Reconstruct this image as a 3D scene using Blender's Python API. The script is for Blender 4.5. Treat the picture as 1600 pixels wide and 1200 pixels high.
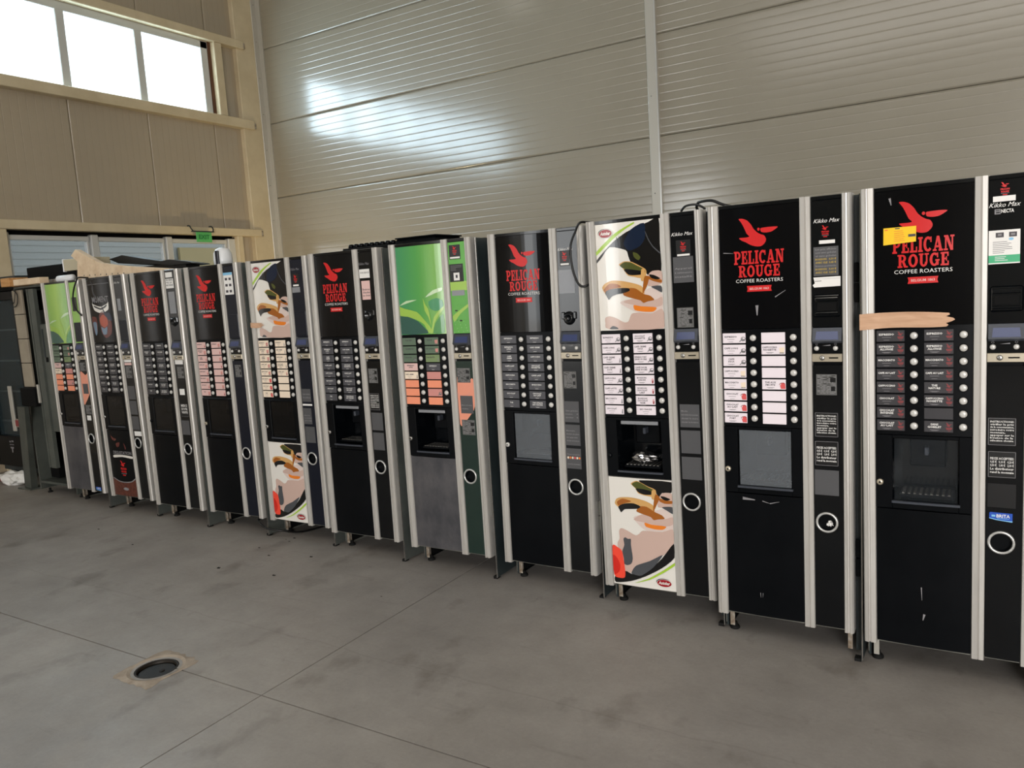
import bpy, bmesh, math, random
from mathutils import Vector, Matrix
for o in list(bpy.data.objects): bpy.data.objects.remove(o)
SC = bpy.context.scene
COL = SC.collection
R = math.radians
# ------------------------------------------------------------------ camera
H = 1.556
cam_d = bpy.data.cameras.new('camera'); cam = bpy.data.objects.new('camera', cam_d); COL.objects.link(cam)
cam_d.sensor_width = 36.0; cam_d.lens = 36.0 * 1220.34 / 1600.0; cam_d.clip_start = .05; cam_d.clip_end = 200
def cam_axes(y, p, r):
    f = Vector((math.sin(y)*math.cos(p), math.cos(y)*math.cos(p), math.sin(p)))
    rt = Vector((math.cos(y), -math.sin(y), 0)); d = f.cross(rt)
    return math.cos(r)*rt + math.sin(r)*d, -math.sin(r)*rt + math.cos(r)*d, f
_r, _d, _f = cam_axes(-.55097105, -.12158135, .06187265)
m3 = Matrix((_r, -_d, -_f)).transposed().to_4x4(); m3.translation = Vector((0, 0, H))
cam.matrix_world = m3
SC.camera = cam
# ------------------------------------------------------------------ view, world, lights
SC.view_settings.view_transform = 'Standard'; SC.view_settings.look = 'None'
SC.view_settings.exposure = 0.0; SC.view_settings.gamma = 1.0; SC.view_settings.use_curve_mapping = False
W = bpy.data.worlds.new('overcast_sky'); SC.world = W; W.use_nodes = True
W.node_tree.nodes['Background'].inputs[0].default_value = (.86, .94, 1.0, 1)
W.node_tree.nodes['Background'].inputs[1].default_value = 3.0
def area(name, loc, sx, sy, power, col, rot):
    l = bpy.data.lights.new(name, 'AREA'); l.shape = 'RECTANGLE'; l.size = sx; l.size_y = sy; l.energy = power; l.color = col
    o = bpy.data.objects.new(name, l); COL.objects.link(o); o.location = loc; o.rotation_euler = rot; return o
# daylight through the big door openings behind the camera and an added overhead fill under the closed ceiling
area('door_daylight', (4.6, -7.75, 2.3), 4.2, 4.0, 900, (1.0, .97, .95), (R(90), 0, 0))
area('gate_daylight', (-7.75, -7.75, 2.3), 1.3, 3.8, 80, (1.0, .98, .95), (R(90), 0, 0))
area('overhead_fill', (.5, -3.5, 6.7), 10.0, 5.0, 250, (1.0, .965, .94), (0, 0, 0))
area('window_daylight', (-8.78, 4.1, 4.45), .78, 5.7, 190, (.62, .85, 1.0), (0, R(-90), 0))
# ------------------------------------------------------------------ materials
def lin(c):
    return tuple(((v/255)/12.92 if v/255 <= .04045 else ((v/255+.055)/1.055)**2.4) for v in c)
M = {}
def mat(name, rgb, rough=.5, metal=0.0, spec=.5, coat=0.0, emit=0.0, alpha=1.0, noise=None, bump=0.0, trans=0.0, crough=.05):
    m = bpy.data.materials.new(name); m.use_nodes = True; nt = m.node_tree; b = nt.nodes['Principled BSDF']
    c = lin(rgb) + (1,)
    b.inputs['Base Color'].default_value = c; b.inputs['Roughness'].default_value = rough
    b.inputs['Metallic'].default_value = metal; b.inputs['Specular IOR Level'].default_value = spec
    b.inputs['Coat Weight'].default_value = coat; b.inputs['Coat Roughness'].default_value = crough
    b.inputs['Alpha'].default_value = alpha; b.inputs['Transmission Weight'].default_value = trans
    if emit:
        b.inputs['Emission Color'].default_value = c; b.inputs['Emission Strength'].default_value = emit
    if noise:
        rgb2, scale, stretch = noise
        tc = nt.nodes.new('ShaderNodeTexCoord'); mp = nt.nodes.new('ShaderNodeMapping'); mp.inputs['Scale'].default_value = stretch
        n = nt.nodes.new('ShaderNodeTexNoise'); n.inputs['Scale'].default_value = scale; n.inputs['Detail'].default_value = 6; n.inputs['Roughness'].default_value = .62
        r = nt.nodes.new('ShaderNodeValToRGB'); r.color_ramp.elements[0].position = .36; r.color_ramp.elements[1].position = .68
        r.color_ramp.elements[0].color = c; r.color_ramp.elements[1].color = lin(rgb2) + (1,)
        nt.links.new(tc.outputs['Object'], mp.inputs[0]); nt.links.new(mp.outputs[0], n.inputs['Vector'])
        nt.links.new(n.outputs['Fac'], r.inputs[0]); nt.links.new(r.outputs[0], b.inputs['Base Color'])
        if bump:
            bp = nt.nodes.new('ShaderNodeBump'); bp.inputs['Strength'].default_value = bump; bp.inputs['Distance'].default_value = .002
            nt.links.new(n.outputs['Fac'], bp.inputs['Height']); nt.links.new(bp.outputs[0], b.inputs['Normal'])
    M[name] = m; return m
U = (1, 1, 1)
mat('alu', (196, 193, 187), .38, .35, .5, noise=((182, 178, 172), 9, (6, 6, .35)))
mat('alu_bright', (205, 205, 202), .28, .6, .5)
mat('alu_edge', (128, 128, 120), .45, .4, .4, noise=((104, 104, 97), 5, (4, 4, .5)))
mat('cabinet_dark', (44, 52, 54), .42, 0, .5, noise=((34, 42, 44), 4, U))
mat('cabinet_grey', (84, 88, 84), .45, 0, .5, noise=((66, 70, 67), 4, U))
mat('black_gloss', (5, 7, 10), .14, 0, .35, coat=.1, noise=((8, 11, 14), 6, U))
mat('black_graphic', (4, 5, 8), .07, 0, .3)
mat('black_satin', (5, 7, 10), .3, 0, .13, noise=((9, 11, 14), 7, U))
mat('navy_satin', (12, 17, 30), .3, 0, .35)
mat('black_matt', (6, 6, 6), .8, 0, .2)
mat('rubber', (15, 15, 14), .8, 0, .3)
mat('grey_lower', (66, 66, 70), .42, .2, .4, noise=((92, 90, 92), 5, (1.5, 1, 1)))
mat('button', (205, 203, 198), .3, .15, .5)
mat('foil', (215, 215, 218), .25, 1.0, .5); mat('steel', (176, 174, 170), .25, .9, .5)
mat('champagne', (188, 178, 158), .33, .55, .5)
mat('brown_seal', (96, 62, 40), .7); mat('rust', (118, 98, 78), .7, .2, .4, noise=((186, 180, 168), 30, U))
mat('pane', (120, 128, 134), .25, 0, .6, alpha=.035); mat('pane_smoked', (9, 10, 12), .12, 0, .5, alpha=.6); mat('pane_dusty', (130, 136, 142), .12, 0, .8, alpha=.30)  # last one: its pale grey colour stands in for reflection on the glass
mat('screen', (58, 68, 104), .15, 0, .5, coat=.3, emit=.05)
mat('bezel', (62, 66, 74), .3, .1, .5)
mat('lab_dark', (58, 57, 60), .3, 0, .5)
mat('lab_grey', (72, 72, 77), .3, 0, .5)
mat('lab_white', (236, 226, 232), .35, 0, .5)
mat('lab_cream', (240, 222, 200), .35, 0, .5)
mat('lab_pink', (222, 186, 180), .35, 0, .5)
mat('lab_green', (92, 112, 92), .35, 0, .5)
mat('lab_lime', (120, 140, 96), .35, 0, .5)
mat('lab_orange', (242, 150, 116), .35, 0, .5)
mat('lab_rose', (206, 140, 132), .35, 0, .5)
mat('ink_dark', (70, 66, 70), .6); mat('ink_grey', (130, 128, 130), .6); mat('ink_white', (226, 224, 220), .5)
mat('ink_red', (204, 26, 28), .35); mat('ink_dullred', (132, 50, 52), .45); mat('ink_salmon', (214, 84, 84), .45)
mat('ink_yellow', (190, 160, 60), .5); mat('ink_black', (12, 12, 12), .5); mat('ink_blue', (30, 78, 180), .35); mat('ink_cyan', (130, 190, 225), .4)
mat('ink_orange', (232, 120, 40), .5)
mat('paper', (232, 230, 226), .55); mat('sticker_grey', (78, 78, 80), .4); mat('sticker_fine', (92, 92, 90), .45); mat('sticker_black', (16, 16, 17), .3)
mat('sticker_silver', (140, 142, 146), .35, .2); mat('yellow_sticker', (240, 196, 20), .4); mat('mint', (62, 170, 120), .45)
mat('masking_tape', (204, 166, 136), .6, 0, .3, noise=((188, 148, 118), 8, (1, 1, 9)), bump=.5)
mat('p_white', (226, 222, 214), .12, 0, .5, coat=.3); mat('p_k', (12, 12, 14), .12, 0, .5, coat=.3)
mat('p_green', (160, 196, 62), .12, 0, .5); mat('p_navy', (16, 30, 52), .12, 0, .5); mat('p_olive', (78, 82, 38), .12); mat('p_grey', (74, 76, 80), .15)
mat('p_tan', (206, 160, 98), .12); mat('p_brown', (158, 92, 34), .12); mat('p_orange', (226, 126, 42), .12); mat('p_pink', (198, 170, 158), .12)
mat('p_pinkl', (214, 196, 188), .12); mat('p_red', (238, 74, 54), .12); mat('p_red2', (208, 40, 30), .12)
mat('p_leafbase', (84, 160, 66), .1, 0, .5, coat=.4, noise=((96, 172, 74), 3, U)); mat('p_leafbase2', (134, 184, 78), .1, 0, .5, coat=.4, noise=((150, 196, 92), 3, U))
mat('p_teal', (70, 150, 92), .1, coat=.4); mat('p_lime', (112, 172, 62), .1, coat=.4); mat('p_dark', (52, 92, 82), .1, coat=.4); mat('p_mid', (66, 138, 70), .1, coat=.4)
mat('p_teal2', (48, 138, 86), .1, coat=.4); mat('p_leaf', (158, 196, 84), .1, coat=.4); mat('p_pale', (196, 220, 180), .1, coat=.4)
mat('p_skin', (232, 152, 126), .15, coat=.3); mat('p_darkgreen', (24, 44, 38), .15, coat=.3); mat('p_ovalred', (150, 22, 34), .2)
mat('p_smoke', (58, 58, 62), .15); mat('p_cup', (168, 74, 52), .15); mat('p_cup2', (96, 46, 42), .15); mat('p_steelblue', (110, 130, 150), .15); mat('p_bean', (64, 30, 24), .3, noise=((110, 58, 44), 60, U))
mat('cream_steel', (212, 197, 166), .5, 0, .4, noise=((198, 182, 150), 3, U))
mat('upvc', (200, 200, 196), .35, 0, .5)
mat('flashing', (190, 186, 176), .35, .3, .5)
mat('dark_gap', (10, 9, 9), .9, 0, .1)
mat('cable', (10, 10, 10), .45)
mat('foam', (228, 206, 176), .8, 0, .2, noise=((206, 178, 146), 12, U))
mat('wood', (206, 158, 104), .6, 0, .3, noise=((176, 126, 76), 6, (1, 8, 8)))
mat('box_beige', (188, 178, 152), .5); mat('white_plastic', (232, 234, 236), .3)
mat('grey_metal', (92, 96, 90), .45, .2, .4, noise=((74, 78, 73), 4, U)); mat('beige_panel', (160, 150, 132), .5, 0, .4, noise=((142, 132, 116), 5, U))
mat('concrete_patch', (176, 163, 148), .85, 0, .2, noise=((146, 133, 118), 14, U), bump=.8)
mat('drain_iron', (40, 32, 22), .5, .4, .5, noise=((16, 13, 10), 18, U), bump=.6)
mat('debris', (24, 20, 17), .9)
mat('glass', (236, 244, 246), .02, 0, .5, alpha=.12)
mat('glass_dull', (70, 86, 92), .05, 0, .8, alpha=.25)
mat('neighbour_cladding', (136, 140, 138), .5, .1); mat('neighbour_beige', (140, 126, 84), .6)
mat('exit_green', (96, 200, 112), .3, 0, .5, alpha=.75); mat('exit_dark', (24, 110, 50), .3)
mat('ceiling_white', (196, 192, 182), .6); mat('lamp_white', (255, 248, 235), .4, emit=6.0)
def wall_mat(name, a, b2):
    m = mat(name, a, .45, .0, .3, noise=(b2, .5, U), coat=1.0, crough=.17); m.node_tree.nodes['Principled BSDF'].inputs['Coat IOR'].default_value = 1.8; return m
wall_mat('panel_back', (152, 145, 129), (145, 138, 122)); wall_mat('panel_left', (172, 158, 136), (164, 150, 128))
def floor_mat():
    m = bpy.data.materials.new('concrete_floor'); m.use_nodes = True; nt = m.node_tree; b = nt.nodes['Principled BSDF']; M['concrete_floor'] = m
    N = nt.nodes.new; L = nt.links.new
    g = N('ShaderNodeNewGeometry')
    def noise(s, d, r, sc=(1, 1, 1)):
        mp = N('ShaderNodeMapping'); mp.inputs['Scale'].default_value = sc; L(g.outputs['Position'], mp.inputs[0])
        n = N('ShaderNodeTexNoise'); n.inputs['Scale'].default_value = s; n.inputs['Detail'].default_value = d; n.inputs['Roughness'].default_value = r
        L(mp.outputs[0], n.inputs['Vector']); return n.outputs['Fac']
    def ramp(src, p0, p1, c0, c1):
        r = N('ShaderNodeValToRGB'); r.color_ramp.elements[0].position = p0; r.color_ramp.elements[1].position = p1
        r.color_ramp.elements[0].color = c0; r.color_ramp.elements[1].color = c1; L(src, r.inputs[0]); return r.outputs[0]
    def mix(a, bb, f, mode='MULTIPLY'):
        x = N('ShaderNodeMix'); x.data_type = 'RGBA'; x.blend_type = mode; x.inputs[0].default_value = f
        L(a, x.inputs[6]); L(bb, x.inputs[7]); return x.outputs[2]
    base = ramp(noise(.8, 8, .6), .35, .7, lin((146, 141, 136)) + (1,), lin((164, 159, 153)) + (1,))
    cl = ramp(noise(3.5, 9, .7), .3, .75, (.80, .79, .78, 1), (1.08, 1.08, 1.08, 1))
    st = ramp(noise(2.3, 5, .55, (1.4, 1, 1)), .30, .42, (.66, .64, .62, 1), (1, 1, 1, 1))
    sc = ramp(noise(6, 10, .75, (.35, 2.2, 1)), .30, .42, (.78, .77, .76, 1), (1, 1, 1, 1))
    fine = ramp(noise(60, 4, .7), .2, .8, (.9, .9, .9, 1), (1.07, 1.07, 1.07, 1))
    sm = ramp(noise(9, 7, .72, (1, .6, 1)), .30, .40, (.74, .73, .72, 1), (1, 1, 1, 1)); dk = ramp(noise(.45, 3, .5), .3, .6, (.93, .93, .94, 1), (1.05, 1.04, 1.02, 1))
    c = mix(mix(mix(mix(mix(mix(base, cl, .9), st, .9), sc, .8), fine, .9), sm, .6), dk, 1.0)
    # an old hairline with dirt in it, across the slabs
    sx = N('ShaderNodeSeparateXYZ'); L(g.outputs['Position'], sx.inputs[0])
    wob = N('ShaderNodeMath'); wob.operation = 'MULTIPLY_ADD'; L(noise(2.5, 6, .6), wob.inputs[0]); wob.inputs[1].default_value = .10; wob.inputs[2].default_value = -2.46
    ad = N('ShaderNodeMath'); ad.operation = 'ADD'; L(sx.outputs['Y'], ad.inputs[0]); L(wob.outputs[0], ad.inputs[1])
    ab = N('ShaderNodeMath'); ab.operation = 'ABSOLUTE'; L(ad.outputs[0], ab.inputs[0])
    c = mix(c, ramp(ab.outputs[0], .001, .007, (.84, .83, .82, 1), (1, 1, 1, 1)), .7)
    L(c, b.inputs['Base Color']); b.inputs['Specular IOR Level'].default_value = .45
    rr = ramp(noise(2.2, 6, .6), .3, .7, (.40, .40, .40, 1), (.62, .62, .62, 1)); L(rr, b.inputs['Roughness'])
    bp = N('ShaderNodeBump'); bp.inputs['Strength'].default_value = .25; bp.inputs['Distance'].default_value = .002; L(noise(25, 8, .7), bp.inputs['Height']); L(bp.outputs[0], b.inputs['Normal'])
floor_mat()
def print_gradient(name, stops):
    m = mat(name, stops[0][1], .1, 0, .5, coat=.3); nt = m.node_tree; tc = nt.nodes.new('ShaderNodeTexCoord'); s = nt.nodes.new('ShaderNodeSeparateXYZ'); r = nt.nodes.new('ShaderNodeValToRGB')
    mr = nt.nodes.new('ShaderNodeMapRange'); mr.inputs[1].default_value = .045; mr.inputs[2].default_value = .353
    nt.links.new(tc.outputs['Object'], s.inputs[0]); nt.links.new(s.outputs['X'], mr.inputs[0]); nt.links.new(mr.outputs[0], r.inputs[0]); nt.links.new(r.outputs[0], nt.nodes['Principled BSDF'].inputs['Base Color'])
    for i, (p, c) in enumerate(stops):
        e = r.color_ramp.elements[i] if i < 2 else r.color_ramp.elements.new(p)
        e.position = p; e.color = lin(c) + (1,)
print_gradient('p_leafgrad', [(0, (70, 148, 100)), (1, (122, 178, 66)), (.45, (84, 160, 82))]); print_gradient('p_leafgrad2', [(0, (140, 186, 92)), (1, (120, 176, 84)), (.5, (164, 202, 96))])
# ------------------------------------------------------------------ mesh helpers
def bend0(u): return 0.0
def bend1(u): return -.005*max(0, 1-((u-.199)/.156)**2)
def bend2(u): return -.007*max(0, 1-((u-.199)/.156)**2)
class MB:
    def __init__(s): s.v = []; s.f = []; s.m = []; s.s = []; s.mats = []
    def mi(s, m):
        if m not in s.mats: s.mats.append(m)
        return s.mats.index(m)
    def add(s, vs, fs, m, smooth=False):
        b = len(s.v); s.v += [tuple(p) for p in vs]; k = s.mi(m)
        for f in fs: s.f.append(tuple(b+i for i in f)); s.m.append(k); s.s.append(smooth)
        return s
    def box(s, x0, x1, y0, y1, z0, z1, m, c=0.0, xf=None):
        if c:
            P = []; F = []
            for (z, k) in ((z0, c), (z0+c, 0), (z1-c, 0), (z1, c)):
                P += [(x0+c+0*k, y0+k, z), (x1-c, y0+k, z), (x1-k, y0+c, z), (x1-k, y1-c, z), (x1-c, y1-k, z), (x0+c, y1-k, z), (x0+k, y1-c, z), (x0+k, y0+c, z)]
            for j in range(3):
                for i in range(8): F.append((j*8+i, j*8+(i+1) % 8, j*8+8+(i+1) % 8, j*8+8+i))
            F.append(tuple(range(7, -1, -1))); F.append(tuple(range(24, 32)))
        else:
            P = [(x0, y0, z0), (x1, y0, z0), (x1, y1, z0), (x0, y1, z0), (x0, y0, z1), (x1, y0, z1), (x1, y1, z1), (x0, y1, z1)]
            F = [(3, 2, 1, 0), (4, 5, 6, 7), (0, 1, 5, 4), (1, 2, 6, 5), (2, 3, 7, 6), (3, 0, 4, 7)]
        if xf: P = [xf @ Vector(p) for p in P]
        return s.add(P, F, m)
    def cbox(s, x0, x1, y0, y1, z0, z1, m, bend, n=14):
        P = []; F = []
        for i in range(n+1):
            u = x0+(x1-x0)*i/n; b = bend(u)
            P += [(u, y0+b, z0), (u, y0+b, z1), (u, y1, z1), (u, y1, z0)]
        for i in range(n):
            a = i*4; c = a+4
            F += [(a, c, c+1, a+1), (a+1, c+1, c+2, a+2), (a+2, c+2, c+3, a+3), (a+3, c+3, c, a)]
        F += [(0, 1, 2, 3), (n*4+3, n*4+2, n*4+1, n*4)]
        return s.add(P, F, m)
    def poly(s, pts, y, m, bend=bend0):
        """flat print: polygon in (u, z), laid on the curved face"""
        bm = bmesh.new(); vs = [bm.verts.new((u, 0, z)) for u, z in pts]; f = bm.faces.new(vs); bm.normal_update()
        bmesh.ops.triangulate(bm, faces=[f])
        if bend is not bend0:
            us = [p[0] for p in pts]; k = math.ceil(min(us)/.02)
            while k*.02 < max(us):
                bmesh.ops.bisect_plane(bm, geom=bm.verts[:]+bm.edges[:]+bm.faces[:], plane_co=(k*.02, 0, 0), plane_no=(1, 0, 0)); k += 1
        bm.verts.index_update(); bm.normal_update()
        P = [(v.co.x, y+bend(v.co.x), v.co.z) for v in bm.verts]
        F = [tuple(v.index for v in (f.verts if f.normal.y < 0 else reversed(f.verts))) for f in bm.faces]
        bm.free(); return s.add(P, F, m)
    def rect(s, u0, u1, z0, z1, y, m, bend=bend0): return s.poly([(u0, z0), (u1, z0), (u1, z1), (u0, z1)], y, m, bend)
    def arc(s, cx, cz, rox, roz, rix, riz, a0, a1, y, m, bend=bend0, n=14):
        P = []; F = []
        for i in range(n+1):
            a = R(a0+(a1-a0)*i/n); ca, sa = math.cos(a), math.sin(a)
            for rx, rz in ((rix, riz), (rox, roz)):
                u = cx+rx*ca; P.append((u, y+bend(u), cz+rz*sa))
        for i in range(n): F.append((2*i, 2*i+1, 2*i+3, 2*i+2))
        return s.add(P, F, m)
    def ell(s, cx, cz, rx, rz, y, m, bend=bend0, n=24): return s.poly([(cx+rx*math.cos(2*math.pi*i/n), cz+rz*math.sin(2*math.pi*i/n)) for i in range(n)], y, m, bend)
    def lathe_y(s, cx, cz, prof, m, n=18, smooth=True, cap=True):
        """prof: list of (radius, y); revolve about the y axis through (cx, cz)"""
        P = []; F = []
        for r, y in prof:
            for i in range(n):
                a = 2*math.pi*i/n; P.append((cx+r*math.cos(a), y, cz+r*math.sin(a)))
        for j in range(len(prof)-1):
            for i in range(n): F.append((j*n+i, j*n+(i+1) % n, j*n+n+(i+1) % n, j*n+n+i))
        if cap: F.append(tuple(range((len(prof)-1)*n, len(prof)*n)))
        return s.add(P, F, m, smooth)
    def lathe_z(s, cx, cy, prof, m, n=16, smooth=True, cap=True):
        P = []; F = []
        for r, z in prof:
            for i in range(n):
                a = 2*math.pi*i/n; P.append((cx+r*math.cos(a), cy+r*math.sin(a), z))
        for j in range(len(prof)-1):
            for i in range(n): F.append((j*n+i, j*n+(i+1) % n, j*n+n+(i+1) % n, j*n+n+i))
        if cap: F += [tuple(range(n-1, -1, -1)), tuple(range((len(prof)-1)*n, len(prof)*n))]
        return s.add(P, F, m, smooth)
    def extrude_z(s, prof, z0, z1, m, smooth=False):
        n = len(prof); P = [(x, y, z0) for x, y in prof]+[(x, y, z1) for x, y in prof]
        F = [(i, (i+1) % n, n+(i+1) % n, n+i) for i in range(n)]+[tuple(range(n-1, -1, -1)), tuple(range(n, 2*n))]
        return s.add(P, F, m, smooth)
    def torus_y(s, cx, cz, y, Rr, r, m, n=28, k=8):
        P = []; F = []
        for i in range(n):
            a = 2*math.pi*i/n
            for j in range(k):
                b = 2*math.pi*j/k; q = Rr+r*math.cos(b); P.append((cx+q*math.cos(a), y-r*math.sin(b), cz+q*math.sin(a)))
        for i in range(n):
            for j in range(k): F.append((i*k+j, i*k+(j+1) % k, ((i+1) % n)*k+(j+1) % k, ((i+1) % n)*k+j))
        return s.add(P, F, m, True)
    def tube(s, pts, r, m, k=8, sub=6):
        pts = [Vector(p) for p in pts]; path = []
        for i in range(len(pts)-1):
            p0 = pts[max(i-1, 0)]; p1 = pts[i]; p2 = pts[i+1]; p3 = pts[min(i+2, len(pts)-1)]
            for j in range(sub):
                t = j/sub; path.append(.5*((2*p1)+(p2-p0)*t+(2*p0-5*p1+4*p2-p3)*t*t+(3*p1-p0-3*p2+p3)*t**3))
        path.append(pts[-1]); P = []; F = []; up = Vector((.13, .21, .97)).normalized()
        for i, p in enumerate(path):
            d = (path[min(i+1, len(path)-1)]-path[max(i-1, 0)]).normalized(); a = d.cross(up).normalized(); b = d.cross(a)
            for j in range(k):
                t = 2*math.pi*j/k; P.append(p+a*r*math.cos(t)+b*r*math.sin(t))
        for i in range(len(path)-1):
            for j in range(k): F.append((i*k+j, i*k+(j+1) % k, (i+1)*k+(j+1) % k, (i+1)*k+j))
        F += [tuple(range(k-1, -1, -1)), tuple(range((len(path)-1)*k, len(path)*k))]
        return s.add(P, F, m, True)
    def text(s, txt, cx, cz, size, y, m, width=None, bend=bend0, bold=0.0, shear=0.0, align='c', tilt=0.0, res=2):
        if not txt.strip(): return s
        P, F, w = text_data(txt, bold, shear, res)
        sx = size if width is None else width/w
        off = -w*sx/2 if align == 'c' else 0
        Q = []
        for px, pz in P:
            u = cx+off+px*sx; Q.append((u, y+bend(u), cz+(pz-.35)*size+tilt*(u-cx)))
        return s.add(Q, F, m)
    def mesh(s, name):
        me = bpy.data.meshes.new(name); me.from_pydata(s.v, [], s.f)
        for m in s.mats: me.materials.append(M[m])
        me.polygons.foreach_set('material_index', s.m); me.polygons.foreach_set('use_smooth', s.s); me.update(); return me
    def build(s, name, parent=None, loc=None, rot=None, key=None):
        if key and key in CACHE: me = CACHE[key]
        else:
            me = s.mesh(name)
            if key: CACHE[key] = me
        return put(name, me, parent, loc, rot)
CACHE = {}; TD = {}
def text_data(txt, bold, shear, res):
    k = (txt, bold, shear, res)
    if k not in TD:
        cu = bpy.data.curves.new('t', 'FONT'); cu.body = txt; cu.size = 1; cu.offset = bold; cu.shear = shear; cu.resolution_u = res
        ob = bpy.data.objects.new('t', cu); COL.objects.link(ob)
        bpy.context.view_layer.update()
        me = ob.evaluated_get(bpy.context.evaluated_depsgraph_get()).to_mesh()
        P = [(v.co.x, v.co.y) for v in me.vertices]; F = [tuple(p.vertices) for p in me.polygons]
        x0 = min(p[0] for p in P); w = max(p[0] for p in P)-x0; P = [(a-x0, b) for a, b in P]
        bpy.data.objects.remove(ob); bpy.data.curves.remove(cu); TD[k] = (P, F, w)
    return TD[k]
def put(name, me, parent=None, loc=None, rot=None):
    o = bpy.data.objects.new(name, me); COL.objects.link(o)
    if parent: o.parent = parent
    if loc is not None: o.location = loc
    if rot is not None: o.rotation_euler = rot
    return o
def empty(name, loc, rot=(0, 0, 0)):
    o = bpy.data.objects.new(name, None); COL.objects.link(o); o.location = loc; o.rotation_euler = rot; o.empty_display_size = .1; return o
def tag(o, label=None, cat=None, group=None, kind=None):
    if label: o['label'] = label
    if cat: o['category'] = cat
    if group: o['group'] = group
    if kind: o['kind'] = kind
    return o
ART_UP=[
 ('k',[41,1642,41,1654,75,1687,130,1732,194,1769,255,1790,300,1804,347,1817,348,1708,349,1589,310,1592,289,1575,270,1602,236,1620,212,1636,201,1665,190,1692,113,1711,69,1666]),
 ('green',[41,1692,78,1723,137,1767,185,1790,231,1809,236,1804,192,1783,142,1752,87,1710,41,1676]),
 ('navy',[220,1780,281,1802,282,1737,256,1703,205,1688,181,1723]),
 ('olive',[224,1680,244,1673,258,1656,248,1643,228,1658]),
 ('grey',[148,1749,151,1751,153,1709,150,1708]),
 ('grey',[160,1751,163,1753,166,1709,163,1708]),
 ('grey',[283,1765,286,1764,299,1731,317,1700,347,1670,345,1665,315,1695,295,1729]),
 ('tan',[154,1631,179,1643,212,1640,242,1625,278,1603,282,1585,273,1562,224,1572,194,1581,170,1616]),
 ('olive',[160,1628,182,1640,212,1636,241,1620,275,1601,272,1585,230,1598,185,1608,165,1619]),
 ('k',[177,1608,210,1606,260,1595,269,1581,229,1579,199,1583]),
 ('pink',[310,1592,350,1588,348,1534,287,1528,289,1575]),
 ('brown',[289,1572,318,1559,348,1552,347,1538,312,1548,288,1561]),
 ('k',[294,1578,318,1573,343,1558,327,1554,303,1562]),
 ('pinkl',[291,1519,315,1513,349,1488,347,1423,301,1411,241,1413,211,1424,151,1460,178,1473,214,1476]),
 ('pink',[214,1476,313,1466,347,1478,347,1441,302,1434,217,1448,167,1464]),
 ('pink',[205,1410,241,1413,301,1408,347,1425,348,1340,92,1344,73,1372,74,1396,96,1403,132,1391,167,1373,188,1377]),
 ('tan',[66,1532,80,1550,115,1562,157,1559,207,1548,257,1530,270,1499,255,1493,220,1509,170,1526,129,1524,97,1511,80,1505]),
 ('brown',[74,1524,104,1549,145,1544,160,1531,113,1525,81,1512]),
 ('brown',[198,1524,231,1520,265,1495,294,1486,313,1466,283,1461,263,1455,249,1467,214,1478,174,1492,169,1505]),
 ('k',[80,1511,103,1523,145,1527,196,1524,200,1512,169,1503,138,1500,111,1491,97,1477,88,1492]),
 ('tan',[260,1602,276,1601,269,1553,256,1556]),
 ('brown',[274,1571,295,1569,283,1529,261,1495,266,1539]),
 ('orange',[217,1448,252,1441,321,1433,306,1415,261,1417,221,1426]),
 ('grey',[301,1525,346,1526,349,1497,330,1507]),
 ('grey',[95,1345,109,1358,130,1353,137,1344]),
]
ART_LO=[
 ('k',[202,648,352,648,350,599,306,595,291,575,268,604,235,618,211,633]),
 ('tan',[156,629,184,644,211,635,240,621,276,607,274,574,223,577,191,586,177,609]),
 ('olive',[161,627,186,641,211,633,240,618,273,604,270,590,229,601,185,606]),
 ('k',[180,607,219,607,258,598,257,584,223,581,194,589]),
 ('pink',[309,595,351,594,350,535,284,527,291,573]),
 ('brown',[293,570,319,562,351,561,350,548,316,546,292,556]),
 ('k',[298,579,315,579,344,568,324,560,305,568]),
 ('pinkl',[298,519,322,514,351,491,350,429,298,414,224,411,186,436,162,468,203,486]),
 ('pink',[203,486,252,476,310,473,351,486,351,453,318,440,216,449,162,458]),
 ('pink',[207,409,298,412,350,429,351,363,302,304,232,267,160,235,138,198,107,201,104,230,73,326,85,357,85,396,98,410,128,401,168,383,188,393]),
 ('tan',[70,528,80,550,106,560,157,563,217,554,260,535,266,502,219,509,171,529,130,528,99,518,86,512]),
 ('brown',[82,536,111,554,156,545,120,532,89,518]),
 ('brown',[200,525,230,525,268,504,301,491,313,475,281,470,261,465,247,478,213,487,179,499,185,513]),
 ('k',[88,514,120,531,166,536,200,524,185,512,144,507,119,503,102,487,95,496]),
 ('tan',[258,603,275,605,270,564,256,566]),
 ('brown',[275,588,294,573,278,536,261,504,265,549]),
 ('orange',[216,449,250,443,318,440,303,424,264,422,223,430]),
 ('grey',[303,529,352,533,353,501,327,514]),
 ('k',[351,363,351,296,290,240,208,190,136,158,56,140,52,169,107,203,138,193,188,195,230,225,292,286]),
 ('grey',[138,198,163,236,232,267,297,304,250,240,188,192,153,192]),
 ('grey',[106,359,116,368,129,362,144,363,143,334,149,271,140,243,119,233,104,238,103,265,97,299,109,330]),
 ('red',[46,318,72,316,95,299,102,255,107,201,103,171,79,165,48,178]),
 ('red2',[46,273,69,261,83,228,76,197,48,180]),
 ('green',[151,150,223,182,299,232,353,273,353,260,298,219,227,176]),
]
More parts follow.
